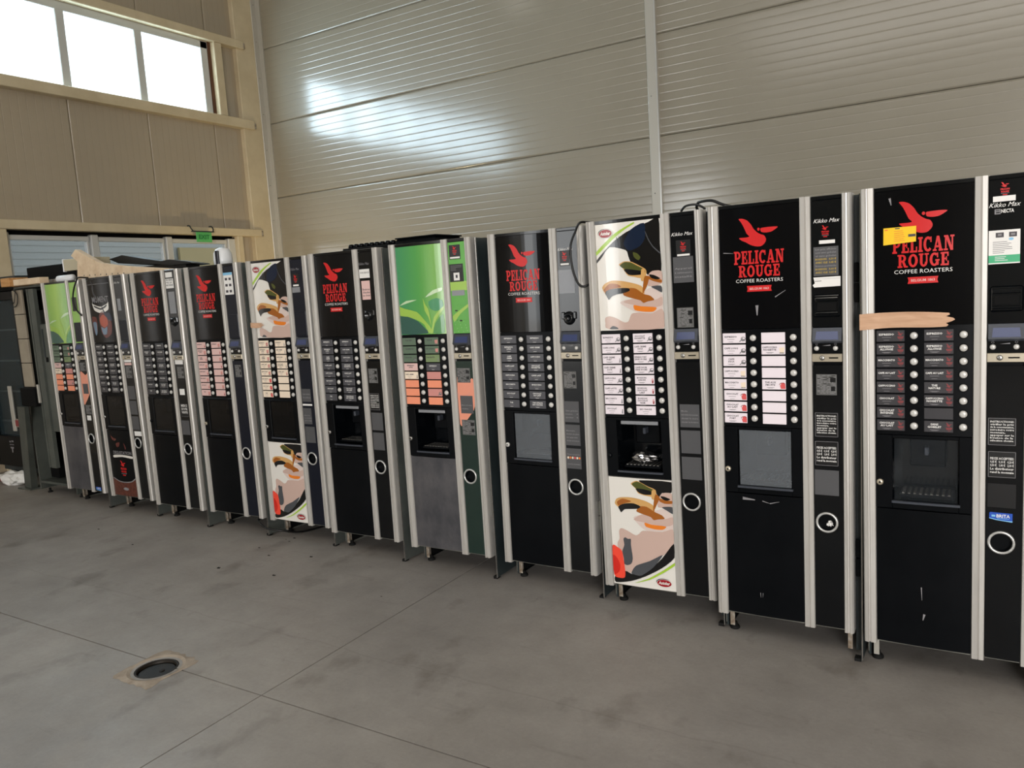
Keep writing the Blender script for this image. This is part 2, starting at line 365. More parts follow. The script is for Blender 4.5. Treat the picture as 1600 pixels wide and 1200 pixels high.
ART_LEAF=[
 ('teal',[18,1820,201,1818,211,1599,174,1535,22,1525]),
 ('lime',[201,1818,334,1813,347,1510,257,1531,229,1681]),
 ('dark',[14,1448,100,1437,172,1409,221,1365,231,1343,28,1343]),
 ('mid',[286,1397,339,1445,340,1343,269,1343]),
 ('teal2',[250,1514,303,1530,339,1515,340,1474,292,1461,257,1477]),
 ('leaf',[25,1499,83,1481,167,1461,205,1426,248,1381,263,1348,238,1345,213,1391,162,1418,100,1437,47,1443,28,1469]),
 ('pale',[47,1498,98,1523,173,1526,108,1511]),
 ('leaf',[264,1381,279,1430,312,1462,345,1486,343,1469,310,1438,281,1397,266,1345,250,1345]),
 ('leaf',[215,1533,228,1499,246,1473,253,1431,259,1381,243,1432,222,1466]),
 ('pale',[231,1536,281,1571,341,1584,342,1568,300,1557]),
]
BIRD=[
 ('r',[125,1773,140,1773,158,1765,173,1748,183,1730,196,1716,210,1707,223,1702,230,1688,228,1677,220,1667,210,1661,193,1661,171,1668,150,1681,135,1688,125,1698,138,1699,155,1699,166,1702,156,1713,149,1729,143,1743,135,1758]),
 ('r',[210,1730,225,1732,250,1733,275,1731,265,1722,250,1714,230,1712,212,1716]),
]
# ================================================================== SETTING
# floor: a dark bed with four cast slabs parted by saw-cut joints; a drain straddles one joint
DX, DY = -3.10, 1.925
fb = MB().box(-9.2, 7.2, -8.2, 8.1, -.2, -.03, 'dark_gap').build('floor'); tag(fb, kind='structure')
cut = MB().lathe_z(DX, DY, [(.092, -.5), (.092, .5)], 'dark_gap', 32, False).build('cutter')
g = .003
for (x0, x1) in ((-9.2, -2.475), (-2.475, 7.2)):
    for (y0, y1) in ((-8.2, 1.962), (1.962, 8.1)):
        sl = MB().box(x0+g, x1-g, y0+g, y1-g, -.03, 0, 'concrete_floor').build('slab', fb)
        if x0 < -9:
            md = sl.modifiers.new('b', 'BOOLEAN'); md.operation = 'DIFFERENCE'; md.object = cut; md.solver = 'EXACT'
            bpy.context.view_layer.update()
            me = bpy.data.meshes.new_from_object(sl.evaluated_get(bpy.context.evaluated_depsgraph_get()))
            sl.modifiers.clear(); sl.data = me
bpy.data.objects.remove(cut)
# wall panels: sandwich panels with shallow ribs; each is a part of its wall
def ribbed(name, parent, a0, a1, b0, b1, plane, horiz, m, ribs=None):
    """panel spans a (along the ribs) and b (across the ribs). horiz: ribs run along X on a Y-plane; else ribs run along Z on an X-plane"""
    gw, gd = (.0042, .0024) if horiz else (.0058, .0060)
    gap = .002; a0 += gap; a1 -= gap; b0 += gap; b1 -= gap; p = 1/12.0
    n = max(1, round((b1-b0)/p)) if ribs is None else ribs; q = (b1-b0)/n; prof = [(b0, .006)]
    for i in range(n):
        s = b0+i*q
        if i == 0: prof.append((s+.001, 0))
        else: prof += [(s-.0075, 0.0), (s-gw, 0.0), (s, gd), (s+gw, 0.0), (s+.0075, 0.0)]
        prof += [(s+q*.28, -.00019), (s+q*.5, -.00026), (s+q*.72, -.00019)]
    prof += [(b1-.001, 0), (b1, .006)]
    P = []
    for a in (a0, a1):
        for b, d in prof:
            P.append((a, plane+d, b) if horiz else (plane-d, b, a))
    n = len(prof); F = [(i, i+n, i+n+1, i+1) if not horiz else (i, i+1, i+n+1, i+n) for i in range(n-1)]
    if horiz: F = [tuple(reversed(f)) for f in F]
    mb = MB(); mb.add(P, F, m, True)
    # returns, so the panel has thickness
    t = .05
    Q = [(a0, plane+.006, b0), (a1, plane+.006, b0), (a1, plane+.006, b1), (a0, plane+.006, b1), (a0, plane+t, b0), (a1, plane+t, b0), (a1, plane+t, b1), (a0, plane+t, b1)]
    if not horiz: Q = [(plane-(y-plane), z, x) for x, y, z in Q]
    mb.add(Q, [(0, 1, 5, 4), (1, 2, 6, 5), (2, 3, 7, 6), (3, 0, 4, 7), (4, 5, 6, 7)], m)
    return mb.build(name, parent)
YW = 7.9; XL = -8.66
wb = MB().box(-9.2, 7.2, YW+.05, YW+.15, 0, 6.9, 'dark_gap').build('wall_back'); tag(wb, kind='structure')
zs = [0, 1.0, 2.0, 3.01, 4.01, 5.0, 6.0, 6.9]
for (x0, x1) in ((-8.75, -2.94), (-2.94, 3.1), (3.1, 7.2)):
    for i in range(7): ribbed('wall_panel', wb, x0, x1, zs[i], zs[i+1], YW, True, 'panel_back')
t1 = MB().box(-2.995, -2.885, YW-.035, YW+.01, 0, 6.9, 'flashing', .006); t1.box(-2.90, -2.885, YW-.036, YW-.034, 0, 6.9, 'alu_bright')
for k in range(7): t1.lathe_y(-2.955, .5+k*.97, [(.006, YW-.036), (.006, YW-.040)], 'steel', 8)
tag(t1.build('trim_1'), kind='structure')
# left wall: backing in pieces round the two window openings
wl = MB(); xo = XL-.06
for (y0, y1, z0, z1) in ((-8.2, 1.1, 0, 6.9), (1.1, 7.06, 4.95, 6.9), (1.1, 7.06, 2.46, 3.97), (1.1, 4.30, 0, 2.46), (7.06, 8.05, 2.46, 6.9), (7.2, 8.05, 0, 2.46)):
    wl.box(xo-.1, xo, y0, y1, z0, z1, 'dark_gap')
wl = wl.build('wall_left'); tag(wl, kind='structure')
ys = [8.04, 7.08, 6.12, 5.15, 4.19, 3.23, 2.27, 1.31, .35, -.61, -1.57, -2.53, -3.49, -4.45, -5.41, -6.37, -7.33, -8.2]
for i in range(len(ys)-1):
    y1, y0 = ys[i], ys[i+1]
    ribbed('wall_panel', wl, 5.0, 6.9, y0, y1, XL, False, 'panel_left')
    ribbed('wall_panel', wl, 2.5, 3.97, y0, y1, XL, False, 'panel_left')
    if y1 < 4.2: ribbed('wall_panel', wl, 0, 2.5, y0, y1, XL, False, 'panel_left')
    if i == 0:
        ribbed('wall_panel', wl, 3.97, 5.0, 7.2, y1, XL, False, 'panel_left'); ribbed('wall_panel', wl, 0, 2.5, 7.2, y1, XL, False, 'panel_left')
    if y1 < 1.4: ribbed('wall_panel', wl, 3.97, 5.0, y0, y1, XL, False, 'panel_left')
def trim(n, *boxes, m='cream_steel', c=.006):
    mb = MB()
    for b in boxes: mb.box(*b, m, c)
    return tag(mb.build('trim_%d' % n), kind='structure')
XF = -8.55
trim(2, (XL-.02, XF, -8.1, 7.60, 4.945, 5.05)); trim(3, (XL-.02, XF, -8.1, 7.66, 3.91, 4.03)); trim(4, (XL-.02, XF, -8.1, 7.60, 2.475, 2.57))
trim(5, (XL-.02, XF-.01, 7.12, 7.24, 4.03, 4.945)); trim(6, (XL-.02, XF-.01, 7.19, 7.275, 0, 2.475)); trim(7, (XL-.02, XF-.01, 4.02, 4.29, 0, 2.475))
trim(8, (XL-.03, -8.585, 7.50, 7.82, 0, 6.9))
t9 = MB().box(-8.62, -8.575, 7.81, 7.9, 0, 6.9, 'flashing', .004); t9.box(-8.60, -8.50, 7.888, 7.898, 0, 6.9, 'flashing')
for k in range(14): t9.lathe_z(-8.572, 7.85, [(.007, .3+k*.48), (.007, .306+k*.48)], 'steel', 8)
tag(t9.build('trim_9'), kind='structure')
for i, (yy, zz) in enumerate(((7.60, 5.0), (7.665, 3.965), (7.605, 2.52))):   # rusty weld stubs where the rails meet the column
    MBo = MB().box(XF-.035, XF-.004, yy, yy+.028, zz-.042, zz+.03, 'rust', .006); tag(MBo.build('trim_%d' % (10+i)), kind='structure')
# upper ribbon window
wx0, wx1 = XL-.05, XL+.02
w1 = MB().box(wx0, wx1, 1.2, 7.08, 4.85, 4.945, 'upvc', .006); w1.box(wx0, wx1, 1.2, 7.08, 3.97, 4.05, 'upvc', .006); w1.box(wx0, wx1, 6.97, 7.075, 4.0, 4.94, 'upvc', .006)
w1.box(XL-.02, XL+.03, 7.08, 7.115, 3.98, 4.945, 'brown_seal')
w1 = w1.build('window_1'); tag(w1, kind='structure')
y = 6.97; prev = 6.97
while y > 1.3:
    a, b = y-.98+.06, y
    pm = MB().box(XL-.012, XL-.008, y-.82-.005, y+.005, 4.04, 4.86, 'glass'); pm.build('pane', w1)
    MB().box(wx0, wx1, y-.925, y-.82, 4.04, 4.86, 'upvc', .008).build('mullion', w1)
    y -= .925
# lower window: frame posts, sashes and panes, black gap above
w2 = MB().box(XL-.05, XL-.03, 4.29, 7.2, 2.40, 2.485, 'dark_gap'); w2.box(wx0, wx1+.02, 4.295, 4.335, 0, 2.45, 'upvc', .006); w2.box(wx0, wx1+.02, 7.08, 7.19, 0, 2.44, 'upvc', .006)
w2.box(wx0, wx1, 4.3, 7.19, 0, .12, 'upvc', .006); w2.box(XL-.02, XL+.03, 7.19, 7.2, 0, 2.46, 'brown_seal'); w2.box(XL-.02, XL+.03, 4.288, 4.295, 0, 2.46, 'brown_seal')
w2 = w2.build('window_2'); tag(w2, kind='structure')
for (y0, y1) in ((5.205, 5.29), (6.155, 6.24)): MB().box(wx0, wx1+.02, y0, y1, 0, 2.445, 'upvc', .008).build('mullion', w2)
for (y0, y1) in ((4.335, 5.205), (5.29, 6.155), (6.24, 7.08)):
    MB().box(XL-.012, XL-.008, y0, y1-.02, .1, 2.385, 'glass_dull').build('pane', w2)
    s2 = MB().box(wx0, wx1, y0, y1-.012, 2.375, 2.425, 'upvc', .005); s2.box(wx0, wx1-.01, y1-.035, y1-.012, .1, 2.38, 'upvc', .003); s2.box(wx0, wx1-.01, y0, y0+.02, .1, 2.38, 'upvc', .003); s2.build('sash', w2)
# rear wall with two door openings (behind the camera), right wall, closed ceiling
wr = MB()
for (x0, x1, z0, z1) in ((-9.2, -8.5, 0, 6.9), (-8.5, -7.0, 4.3, 6.9), (-7.0, 2.4, 0, 6.9), (2.4, 6.8, 4.4, 6.9), (6.8, 7.2, 0, 6.9)): wr.box(x0, x1, -8.2, -8.0, z0, z1, 'panel_back')
tag(wr.build('wall_rear'), kind='structure')
tag(MB().box(7.1, 7.2, -8.0, 8.0, 0, 6.9, 'panel_back').build('wall_right'), kind='structure')
tag(MB().box(-9.2, 7.2, -8.2, 8.05, 6.9, 7.0, 'ceiling_white').build('ceiling'), kind='structure')
# door leaf seen only in reflections, outside ground and the neighbouring building
tag(MB().box(-40, 40, -40, 50, -.35, -.25, 'concrete_patch').build('ground'), kind='structure')
nb = MB().box(-14.2, -14.0, 2.0, 16.5, -.25, 3.3, 'neighbour_cladding')
for k in range(30): nb.box(-14.0, -13.992, 2.0, 16.5, -.2+k*.115, -.14+k*.115, 'neighbour_cladding')
nb = nb.build('neighbouring_building'); tag(nb, 'low blue-grey clad building standing outside the lower window', 'building')
bp2 = MB().box(-13.97, -13.9, 10.2, 13.6, -.25, 2.78, 'neighbour_beige').build('gate_panel', nb)
# ================================================================== MACHINES
def pts(a): return [(a[i]/1000, a[i+1]/1000) for i in range(0, len(a), 2)]
def smooth_pts(p, sub=3):
    n = len(p); out = []
    for i in range(n):
        a, b, c, d = (Vector(p[(i+k) % n]) for k in (-1, 0, 1, 2))
        for j in range(sub):
            t = j/sub; v = b*(2*t**3-3*t*t+1)+(c-a)*.36*(t**3-2*t*t+t)+c*(-2*t**3+3*t*t)+(d-b)*.36*(t**3-t*t); out.append((v.x, v.y))
    return out
# slab-serif capitals for the big emblem: lists of quads and arcs on a unit cell
def rc(a, b, c, d): return ('q', [(a, c), (b, c), (b, d), (a, d)])
def qd(*p): return ('q', list(p))
def ar(*a): return ('a', a)
GL = {
 'P': (.84, [rc(.1, .34, 0, 1), rc(0, .46, 0, .13), rc(0, .12, .87, 1), rc(.34, .44, .86, 1), rc(.34, .44, .38, .53), ar(.42, .69, .38, .31, .14, .17, -90, 90)]),
 'E': (.76, [rc(.1, .34, 0, 1), rc(0, .7, .87, 1), rc(0, .72, 0, .13), rc(.34, .52, .44, .56), rc(.58, .7, .68, .88), rc(.6, .72, .12, .34), rc(.46, .56, .34, .66)]),
 'L': (.74, [rc(.1, .34, 0, 1), rc(0, .46, .87, 1), rc(0, .7, 0, .13), rc(.58, .7, .12, .38)]),
 'I': (.46, [rc(.1, .34, 0, 1), rc(0, .44, .87, 1), rc(0, .44, 0, .13)]),
 'C': (.82, [ar(.42, .5, .42, .51, .18, .34, 48, 318), rc(.64, .76, .62, .98)]),
 'A': (.98, [qd((.08, 0), (.22, 0), (.54, 1), (.38, 1)), qd((.62, 0), (.88, 0), (.60, 1), (.36, 1)), rc(.24, .70, .24, .37), rc(0, .36, 0, .12), rc(.54, .96, 0, .12)]),
 'N': (.98, [rc(.1, .24, 0, 1), qd((.60, 0), (.84, 0), (.38, 1), (.1, 1)), rc(.70, .84, 0, 1), rc(0, .36, 0, .12), rc(0, .2, .88, 1), rc(.58, .96, .88, 1)]),
 'R': (.94, [rc(.1, .34, 0, 1), rc(0, .44, 0, .13), rc(0, .12, .87, 1), rc(.34, .44, .86, 1), rc(.34, .44, .42, .56), ar(.42, .71, .36, .29, .13, .16, -90, 90), qd((.60, 0), (.86, 0), (.62, .48), (.38, .48)), rc(.62, .94, 0, .12)]),
 'O': (.90, [ar(.43, .5, .43, .51, .19, .34, 0, 360)]),
 'U': (.92, [rc(.1, .34, .34, 1), rc(.64, .78, .34, 1), ar(.44, .36, .34, .37, .11, .22, 180, 360), rc(0, .43, .88, 1), rc(.52, .9, .88, 1)]),
 'G': (.92, [ar(.42, .5, .42, .51, .18, .34, 48, 330), rc(.64, .76, .62, .98), rc(.58, .80, .06, .46), rc(.50, .88, .38, .50)])}
def slab_word(mb, word, u0, u1, z0, z1, y, m, bend):
    tot = sum(GL[c][0] for c in word)+.05*(len(word)-1); sx = (u1-u0)/tot; h = z1-z0; x = u0
    for c in word:
        w, items = GL[c]
        for k, d in items:
            if k == 'q': mb.poly([(x+a*sx, z0+b*h) for a, b in d], y, m, bend)
            else: mb.arc(x+d[0]*sx, z0+d[1]*h, d[2]*sx, d[3]*h, d[4]*sx, d[5]*h, d[6], d[7], y, m, bend, 16)
        x += (w+.05)*sx
def emblem(mb, y, bend, ox=0, oz=0, s=1.0, full=True, c0='ink_red'):
    def T(p): return [(ox+(u-.2)*s, oz+(z-1.64)*s) for u, z in p]
    for k, a in BIRD: mb.poly(T(smooth_pts(pts(a))), y, c0, bend)
    c = T([(.202, 1.727)])[0]
    if full:
        mb.ell(c[0], c[1], .0075*s, .0085*s, y-.0003, 'black_graphic', bend, 14); mb.ell(c[0], c[1], .0052*s, .0062*s, y-.0006, c0, bend, 12)
        A = T([(.103, 1.594), (.297, 1.646)]); slab_word(mb, 'PELICAN', A[0][0], A[1][0], A[0][1], A[1][1], y, c0, bend)
        A = T([(.120, 1.543), (.281, 1.589)]); slab_word(mb, 'ROUGE', A[0][0], A[1][0], A[0][1], A[1][1], y, c0, bend)
        c = T([(.2, 1.5285)])[0]; mb.text('COFFEE ROASTERS', c[0], c[1], .0195*s, y, 'ink_white', width=.182*s, bend=bend, bold=-.004)
        A = T([(.152, 1.485), (.248, 1.508)]); mb.poly([(A[0][0], A[0][1]), (A[1][0], A[0][1]), (A[1][0]-.003, (A[0][1]+A[1][1])/2), (A[1][0], A[1][1]), (A[0][0], A[1][1]), (A[0][0]+.003, (A[0][1]+A[1][1])/2)], y, c0, bend)
        mb.text('BELGIUM 1863', (A[0][0]+A[1][0])/2, (A[0][1]+A[1][1])/2, .0125*s, y-.0003, 'lab_pink', width=.074*s, bend=bend, bold=.01)
    else:
        for z, w, h in ((1.62, .17, .04), (1.565, .15, .036)):
            A = T([(.2-w/2, z-h/2), (.2+w/2, z+h/2)])
            mb.text('PELICAN' if z > 1.6 else 'ROUGE', (A[0][0]+A[1][0])/2, (A[0][1]+A[1][1])/2, h*s*1.3, y, c0, width=w*s, bend=bend, bold=.05)
        c = T([(.2, 1.528)])[0]; mb.rect(c[0]-.08*s, c[0]+.08*s, c[1]-.004*s, c[1]+.004*s, y, 'ink_grey', bend)
        c = T([(.2, 1.498)])[0]; mb.rect(c[0]-.045*s, c[0]+.045*s, c[1]-.01*s, c[1]+.01*s, y, c0, bend)
def oval(mb, cu, cz, rx, rz, y, bend):
    mb.ell(cu-.003, cz+.003, rx*1.04, rz*1.04, y, 'p_k', bend); mb.ell(cu, cz, rx*1.06, rz*1.08, y-.0003, 'p_white', bend); mb.ell(cu, cz, rx, rz, y-.0006, 'p_ovalred', bend)
    mb.text('Autobar', cu, cz+.001, rz*1.15, y-.0009, 'p_white', width=rx*1.62, bend=bend, bold=.03, shear=.3)

# ---- parts
def top_panel(kind, door):
    base = {'pel': 'black_graphic', 'coffee': 'p_white', 'leaf': 'p_leafgrad', 'leaf2': 'p_leafgrad2', 'moment': 'black_graphic'}[kind]
    key = 'top'+kind
    p = MB().cbox(.0445, .3535, 0, .012, 1.338, 1.815, base, bend2).build('graphic_panel', door, key=key)
    k2 = key+'art'; mb = MB(); Y = -.0006
    if k2 not in CACHE:
        if kind == 'pel': emblem(mb, Y, bend2, .2, 1.64)
        elif kind == 'coffee':
            for i, (c, a) in enumerate(ART_UP): mb.poly(smooth_pts(pts(a)), Y-i*.00015, 'p_'+c, bend2)
            oval(mb, .097, 1.772, .032, .018, Y-.005, bend2)
        elif kind in ('leaf', 'leaf2'):
            for i, (c, a) in enumerate(ART_LEAF):
                if c in ('teal', 'lime') or kind == 'leaf2' and c == 'teal2': continue
                q = [(min(max(u, .046), .352), z) for u, z in smooth_pts(pts(a), 2)]
                mb.poly(q, Y-i*.00015, 'p_'+c, bend2)
        else:
            for a in ([100, 1810, 118, 1800, 135, 1760, 132, 1725, 150, 1690, 120, 1700, 112, 1745, 118, 1775], [150, 1700, 170, 1670, 150, 1660, 130, 1690]): mb.poly(smooth_pts(pts(a)), Y, 'p_smoke', bend2)
            mb.rect(.052, .33, 1.779, 1.782, Y, 'ink_grey', bend2)
            mb.text('MOMENT', .2, 1.664, .062, Y, 'ink_grey', width=.21, bend=bend2, bold=.02)
            mb.poly(smooth_pts(pts([88, 1640, 112, 1628, 200, 1608, 280, 1626, 300, 1640, 292, 1585, 240, 1566, 180, 1562, 110, 1585])), Y, 'p_white', bend2)
            mb.poly(smooth_pts(pts([112, 1622, 200, 1598, 278, 1622, 268, 1604, 200, 1584, 120, 1606])), Y-.0003, 'p_smoke', bend2)
            mb.poly(smooth_pts(pts([60, 1535, 120, 1530, 130, 1480, 115, 1420, 80, 1400, 62, 1450])), Y, 'p_cup2', bend2)
            mb.poly(smooth_pts(pts([66, 1490, 118, 1490, 110, 1410, 84, 1395])), Y-.0003, 'p_steelblue', bend2)
            mb.poly(smooth_pts(pts([160, 1540, 220, 1575, 290, 1535, 310, 1480, 290, 1400, 220, 1370, 170, 1420])), Y, 'p_cup2', bend2)
            mb.poly(smooth_pts(pts([170, 1520, 215, 1548, 262, 1520, 262, 1470, 215, 1450, 172, 1475])), Y-.0003, 'p_cup', bend2)
            mb.poly(smooth_pts(pts([175, 1455, 215, 1442, 250, 1455, 235, 1400, 190, 1400])), Y-.0006, 'p_steelblue', bend2)
            mb.poly(smooth_pts(pts([200, 1640, 250, 1560, 300, 1560, 320, 1500, 250, 1520])), Y-.0002, 'p_navy', bend2)
    mb.build({'pel': 'bird_emblem', 'coffee': 'coffee_print', 'leaf': 'leaf_print', 'leaf2': 'leaf_print', 'moment': 'banner_print'}[kind], p, key=k2)
    return p
def low_panel(kind, door):
    base = {'black': 'black_satin', 'coffee': 'p_white', 'grey': 'grey_lower', 'moment': 'black_satin', 'warm': 'black_satin'}[kind]
    key = 'low'+kind; top = .655
    p = MB().cbox(.0445, .3535, 0, .012, .134, top, base, bend1); p = p.build('lower_panel', door, key=key)
    Y = -.0006; k2 = key+'art'; mb = MB()
    if kind == 'coffee':
        if k2 not in CACHE:
            for i, (c, a) in enumerate(ART_LO):
                q = [(min(max(u, .0455), .3525), min(max(z, .136), .653)) for u, z in smooth_pts(pts(a))]
                mb.poly(q, Y-i*.00013, 'p_'+c, bend1)
            oval(mb, .299, .170, .034, .017, Y-.005, bend1)
        mb.build('coffee_print', p, key=k2)
    elif kind == 'moment':
        mb.text('DEGUSTATION', .215, .478, .034, Y, 'ink_grey', width=.23, bend=bend1, bold=.02)
        mb.poly(smooth_pts(pts([100, 436, 215, 446, 335, 436, 335, 454, 215, 462, 100, 456])), Y, 'p_white', bend1)
        emblem(mb, Y, bend1, .21, .36, .42, False)
        mb.poly(smooth_pts(pts([60, 268, 130, 246, 200, 240, 290, 248, 345, 276, 345, 285, 290, 256, 200, 247, 130, 253, 60, 276])), Y-.001, 'ink_grey', bend1)
        mb.poly([(.047, .136), (.351, .136), (.351, .276), (.29, .248), (.2, .24), (.13, .246), (.047, .27)], Y, 'p_bean', bend1)
        mb.ell(.21, .19, .035, .012, Y-.0004, 'ink_grey', bend1, 16)
        for a in ([90, 620, 110, 600, 160, 585, 140, 570, 105, 580], [150, 550, 200, 560, 190, 530, 160, 520], [250, 560, 275, 520, 262, 505]): mb.poly(smooth_pts(pts(a)), Y, 'p_cup2', bend1)
        mb.build('banner_print', p, key=k2)
    return p
def label_plate(kind, txt, w, acc):
    """selection label: plate with its printing. local origin = plate centre"""
    key = ('lab', kind, txt, w, acc)
    if key in CACHE: return CACHE[key]
    h = .0405; mb = MB().box(-w/2, w/2, -.003, .004, -h/2, h/2, 'lab_'+kind, .001); Y = -.0034
    ink = 'ink_white' if kind in ('dark', 'grey') else 'ink_dark'
    lines = [t for t in txt.split('/') if t]; n = len(lines); cx = -w*.14 if acc else 0
    for i, t in enumerate(lines):
        mb.text(t, cx, .0085-(i*.0098) if n > 1 else .006, .0098, Y, ink, width=min(w*.62, .0062*len(t)), bold=.03, res=1)
    if n and kind in ('dark', 'grey', 'white', 'cream'):
        z = .0085-(n*.0098)-.001 if n > 1 else -.005
        mb.rect(cx-w*.16, cx+w*.16, z-.0008, z+.0008, Y, 'ink_grey'); mb.rect(cx-w*.1, cx+w*.1, -.0152, -.0138, Y, 'ink_grey' if kind != 'grey' else 'ink_white')
    if acc == 'bird':
        s = .13
        for k, a in BIRD: mb.poly([(w*.36+(u-.2)*s, .006+(z-1.70)*s) for u, z in pts(a)], Y, 'ink_dullred')
        for z, ww in ((-.004, .010), (-.0085, .008)): mb.rect(w*.36-ww, w*.36+ww, z-.0018, z+.0018, Y, 'ink_dullred')
        mb.rect(w*.36-.004, w*.36+.004, -.0158, -.0140, Y, 'ink_dullred')
    elif acc == 'cup':
        for a in ([(.02, -.015), (.028, -.006), (.034, .002), (.036, 0), (.030, -.009), (.024, -.016)], ): mb.poly([(u*w/.092, z) for u, z in a], Y, 'ink_grey')
        mb.arc(w*.40, -.003, .0095, .008, .0075, .006, 0, 360, Y, 'ink_dark'); mb.poly([(w*.40-.009, -.004), (w*.40+.0085, -.004), (w*.40+.006, -.0125), (w*.40-.006, -.0125)], Y, 'ink_grey')
    elif acc == 'latte':
        mb.poly([(w*.34-.008, .006), (w*.34+.012, .008), (w*.34+.010, -.016), (w*.34-.006, -.016)], Y, 'lab_cream' if kind == 'white' else 'lab_rose'); mb.rect(w*.34-.007, w*.34+.011, -.0165, -.0125, Y, 'ink_grey')
    elif acc == 'redcup':
        mb.ell(w*.39, .001, .0085, .0075, Y, 'ink_salmon', n=14); mb.poly([(w*.39-.012, -.002), (w*.39+.009, -.002), (w*.39+.009, -.017), (w*.39-.008, -.017)], Y-.0002, 'ink_salmon'); mb.arc(w*.36, -.001, .012, .009, .0095, .007, 20, 180, Y-.0004, 'ink_dullred')
    elif acc == 'redthin':
        mb.arc(w*.42, -.006, .0045, .011, .003, .008, 0, 360, Y, 'ink_salmon'); mb.rect(w*.42-.002, w*.42+.003, -.016, -.003, Y, 'ink_dullred')
    elif acc == 'thin':
        mb.poly([(w*.42, .004), (w*.42+.003, .004), (w*.42+.004, -.016), (w*.42-.003, -.016)], Y, 'ink_grey')
    CACHE[key] = mb.mesh('selection_label'); return CACHE[key]
def button_mesh():
    if 'btn' not in CACHE:
        mb = MB().lathe_y(0, 0, [(.0128, .004), (.0128, -.003), (.0118, -.006), (.009, -.0085), (.0045, -.0098)], 'button', 18)
        mb.torus_y(0, 0, -.001, .0142, .0013, 'black_matt', 18, 6); CACHE['btn'] = mb.mesh('button')
    return CACHE['btn']
STRIPS = {
 'a': [(0, .07), (0, -.003), (.004, -.010), (.015, -.0125), (.018, -.007), (.021, -.006), (.024, -.011), (.041, -.009), (.0435, -.003), (.0435, .012), (.012, .012), (.012, .07)],
 'b': [(.355, .012), (.355, -.006), (.357, -.010), (.373, -.011), (.376, -.007), (.379, -.011), (.393, -.010), (.395, -.006), (.395, .012)],
 'c': [(.505, .012), (.505, -.005), (.507, -.009), (.517, -.010), (.519, -.005), (.523, -.004), (.526, -.010), (.533, -.010), (.538, -.004), (.54, .004), (.54, .05), (.532, .05), (.532, .012)]}
def sticker(door, name, kind, u0, u1, z0, z1, lines=None, y=-.0035):
    """flat printed stickers on the coin column"""
    mb = MB(); w = u1-u0; h = z1-z0; cu = (u0+u1)/2; cz = (z0+z1)/2; Y = y-.0006
    base = {'white': 'paper', 'grey': 'sticker_grey', 'fine': 'sticker_fine', 'instr': 'sticker_black', 'black': 'sticker_black', 'silver': 'sticker_silver', 'pink': 'lab_pink', 'bird': 'sticker_black', 'tape': 'paper', 'blue': 'ink_blue'}[kind]
    mb.box(u0, u1, y-.0004, y+.003, z0, z1, base)
    if kind == 'instr':
        for a in ((u0, u1, z1-.0012, z1), (u0, u1, z0, z0+.0012), (u0, u0+.0012, z0, z1), (u1-.0012, u1, z0, z1)): mb.rect(*a, Y, 'ink_grey')
    if lines:
        n = len(lines); st = h*.8/max(n, 3)
        for i, t in enumerate(lines):
            k_ = .6 if kind == 'grey' else .95; mb.text(t, u0+.006, z1-h*.13-i*st, st*k_, Y, 'ink_white' if kind in ('instr', 'black') else 'ink_grey' if kind == 'grey' else 'ink_dark', width=min(w*.86, st*.62*k_*len(t)), align='l', bold=.02, res=1)
    if kind == 'fine':      # small print too fine to read in the photograph
        rnd = random.Random(int(z0*1000+u0*100)); z = z1-.006
        while z > z0+.004:
            u = u0+.004
            while u < u1-.008:
                d = rnd.uniform(.004, .016); mb.rect(u, min(u+d, u1-.003), z-.0011, z+.0011, Y, 'ink_grey' if rnd.random() < .8 else 'sticker_black'); u += d+rnd.uniform(.002, .008)
            z -= .0052
        mb.rect(u1-w*.32, u1-.004, cz+h*.12, cz+h*.34, Y-.0003, 'sticker_black'); mb.rect(u1-w*.28, u1-.006, cz-h*.3, cz-h*.08, Y-.0003, 'sticker_black')
    if kind == 'bird':
        emblem(mb, Y, bend0, cu, cz+h*.14, h*.62/.30, False); mb.rect(u0+.004, u1-.004, z0+.004, z0+h*.17, Y, 'paper')
    return mb.build(name, door)
def txt_lines(mb, u0, u1, z0, z1, n, Y, m, seed=1):
    rnd = random.Random(seed)
    for i in range(n):
        z = z1-(z1-z0)*(i+.5)/n; mb.rect(u0, u0+(u1-u0)*rnd.uniform(.45, 1), z-.0009, z+.0009, Y, m)
KM = 'Kikko Max'
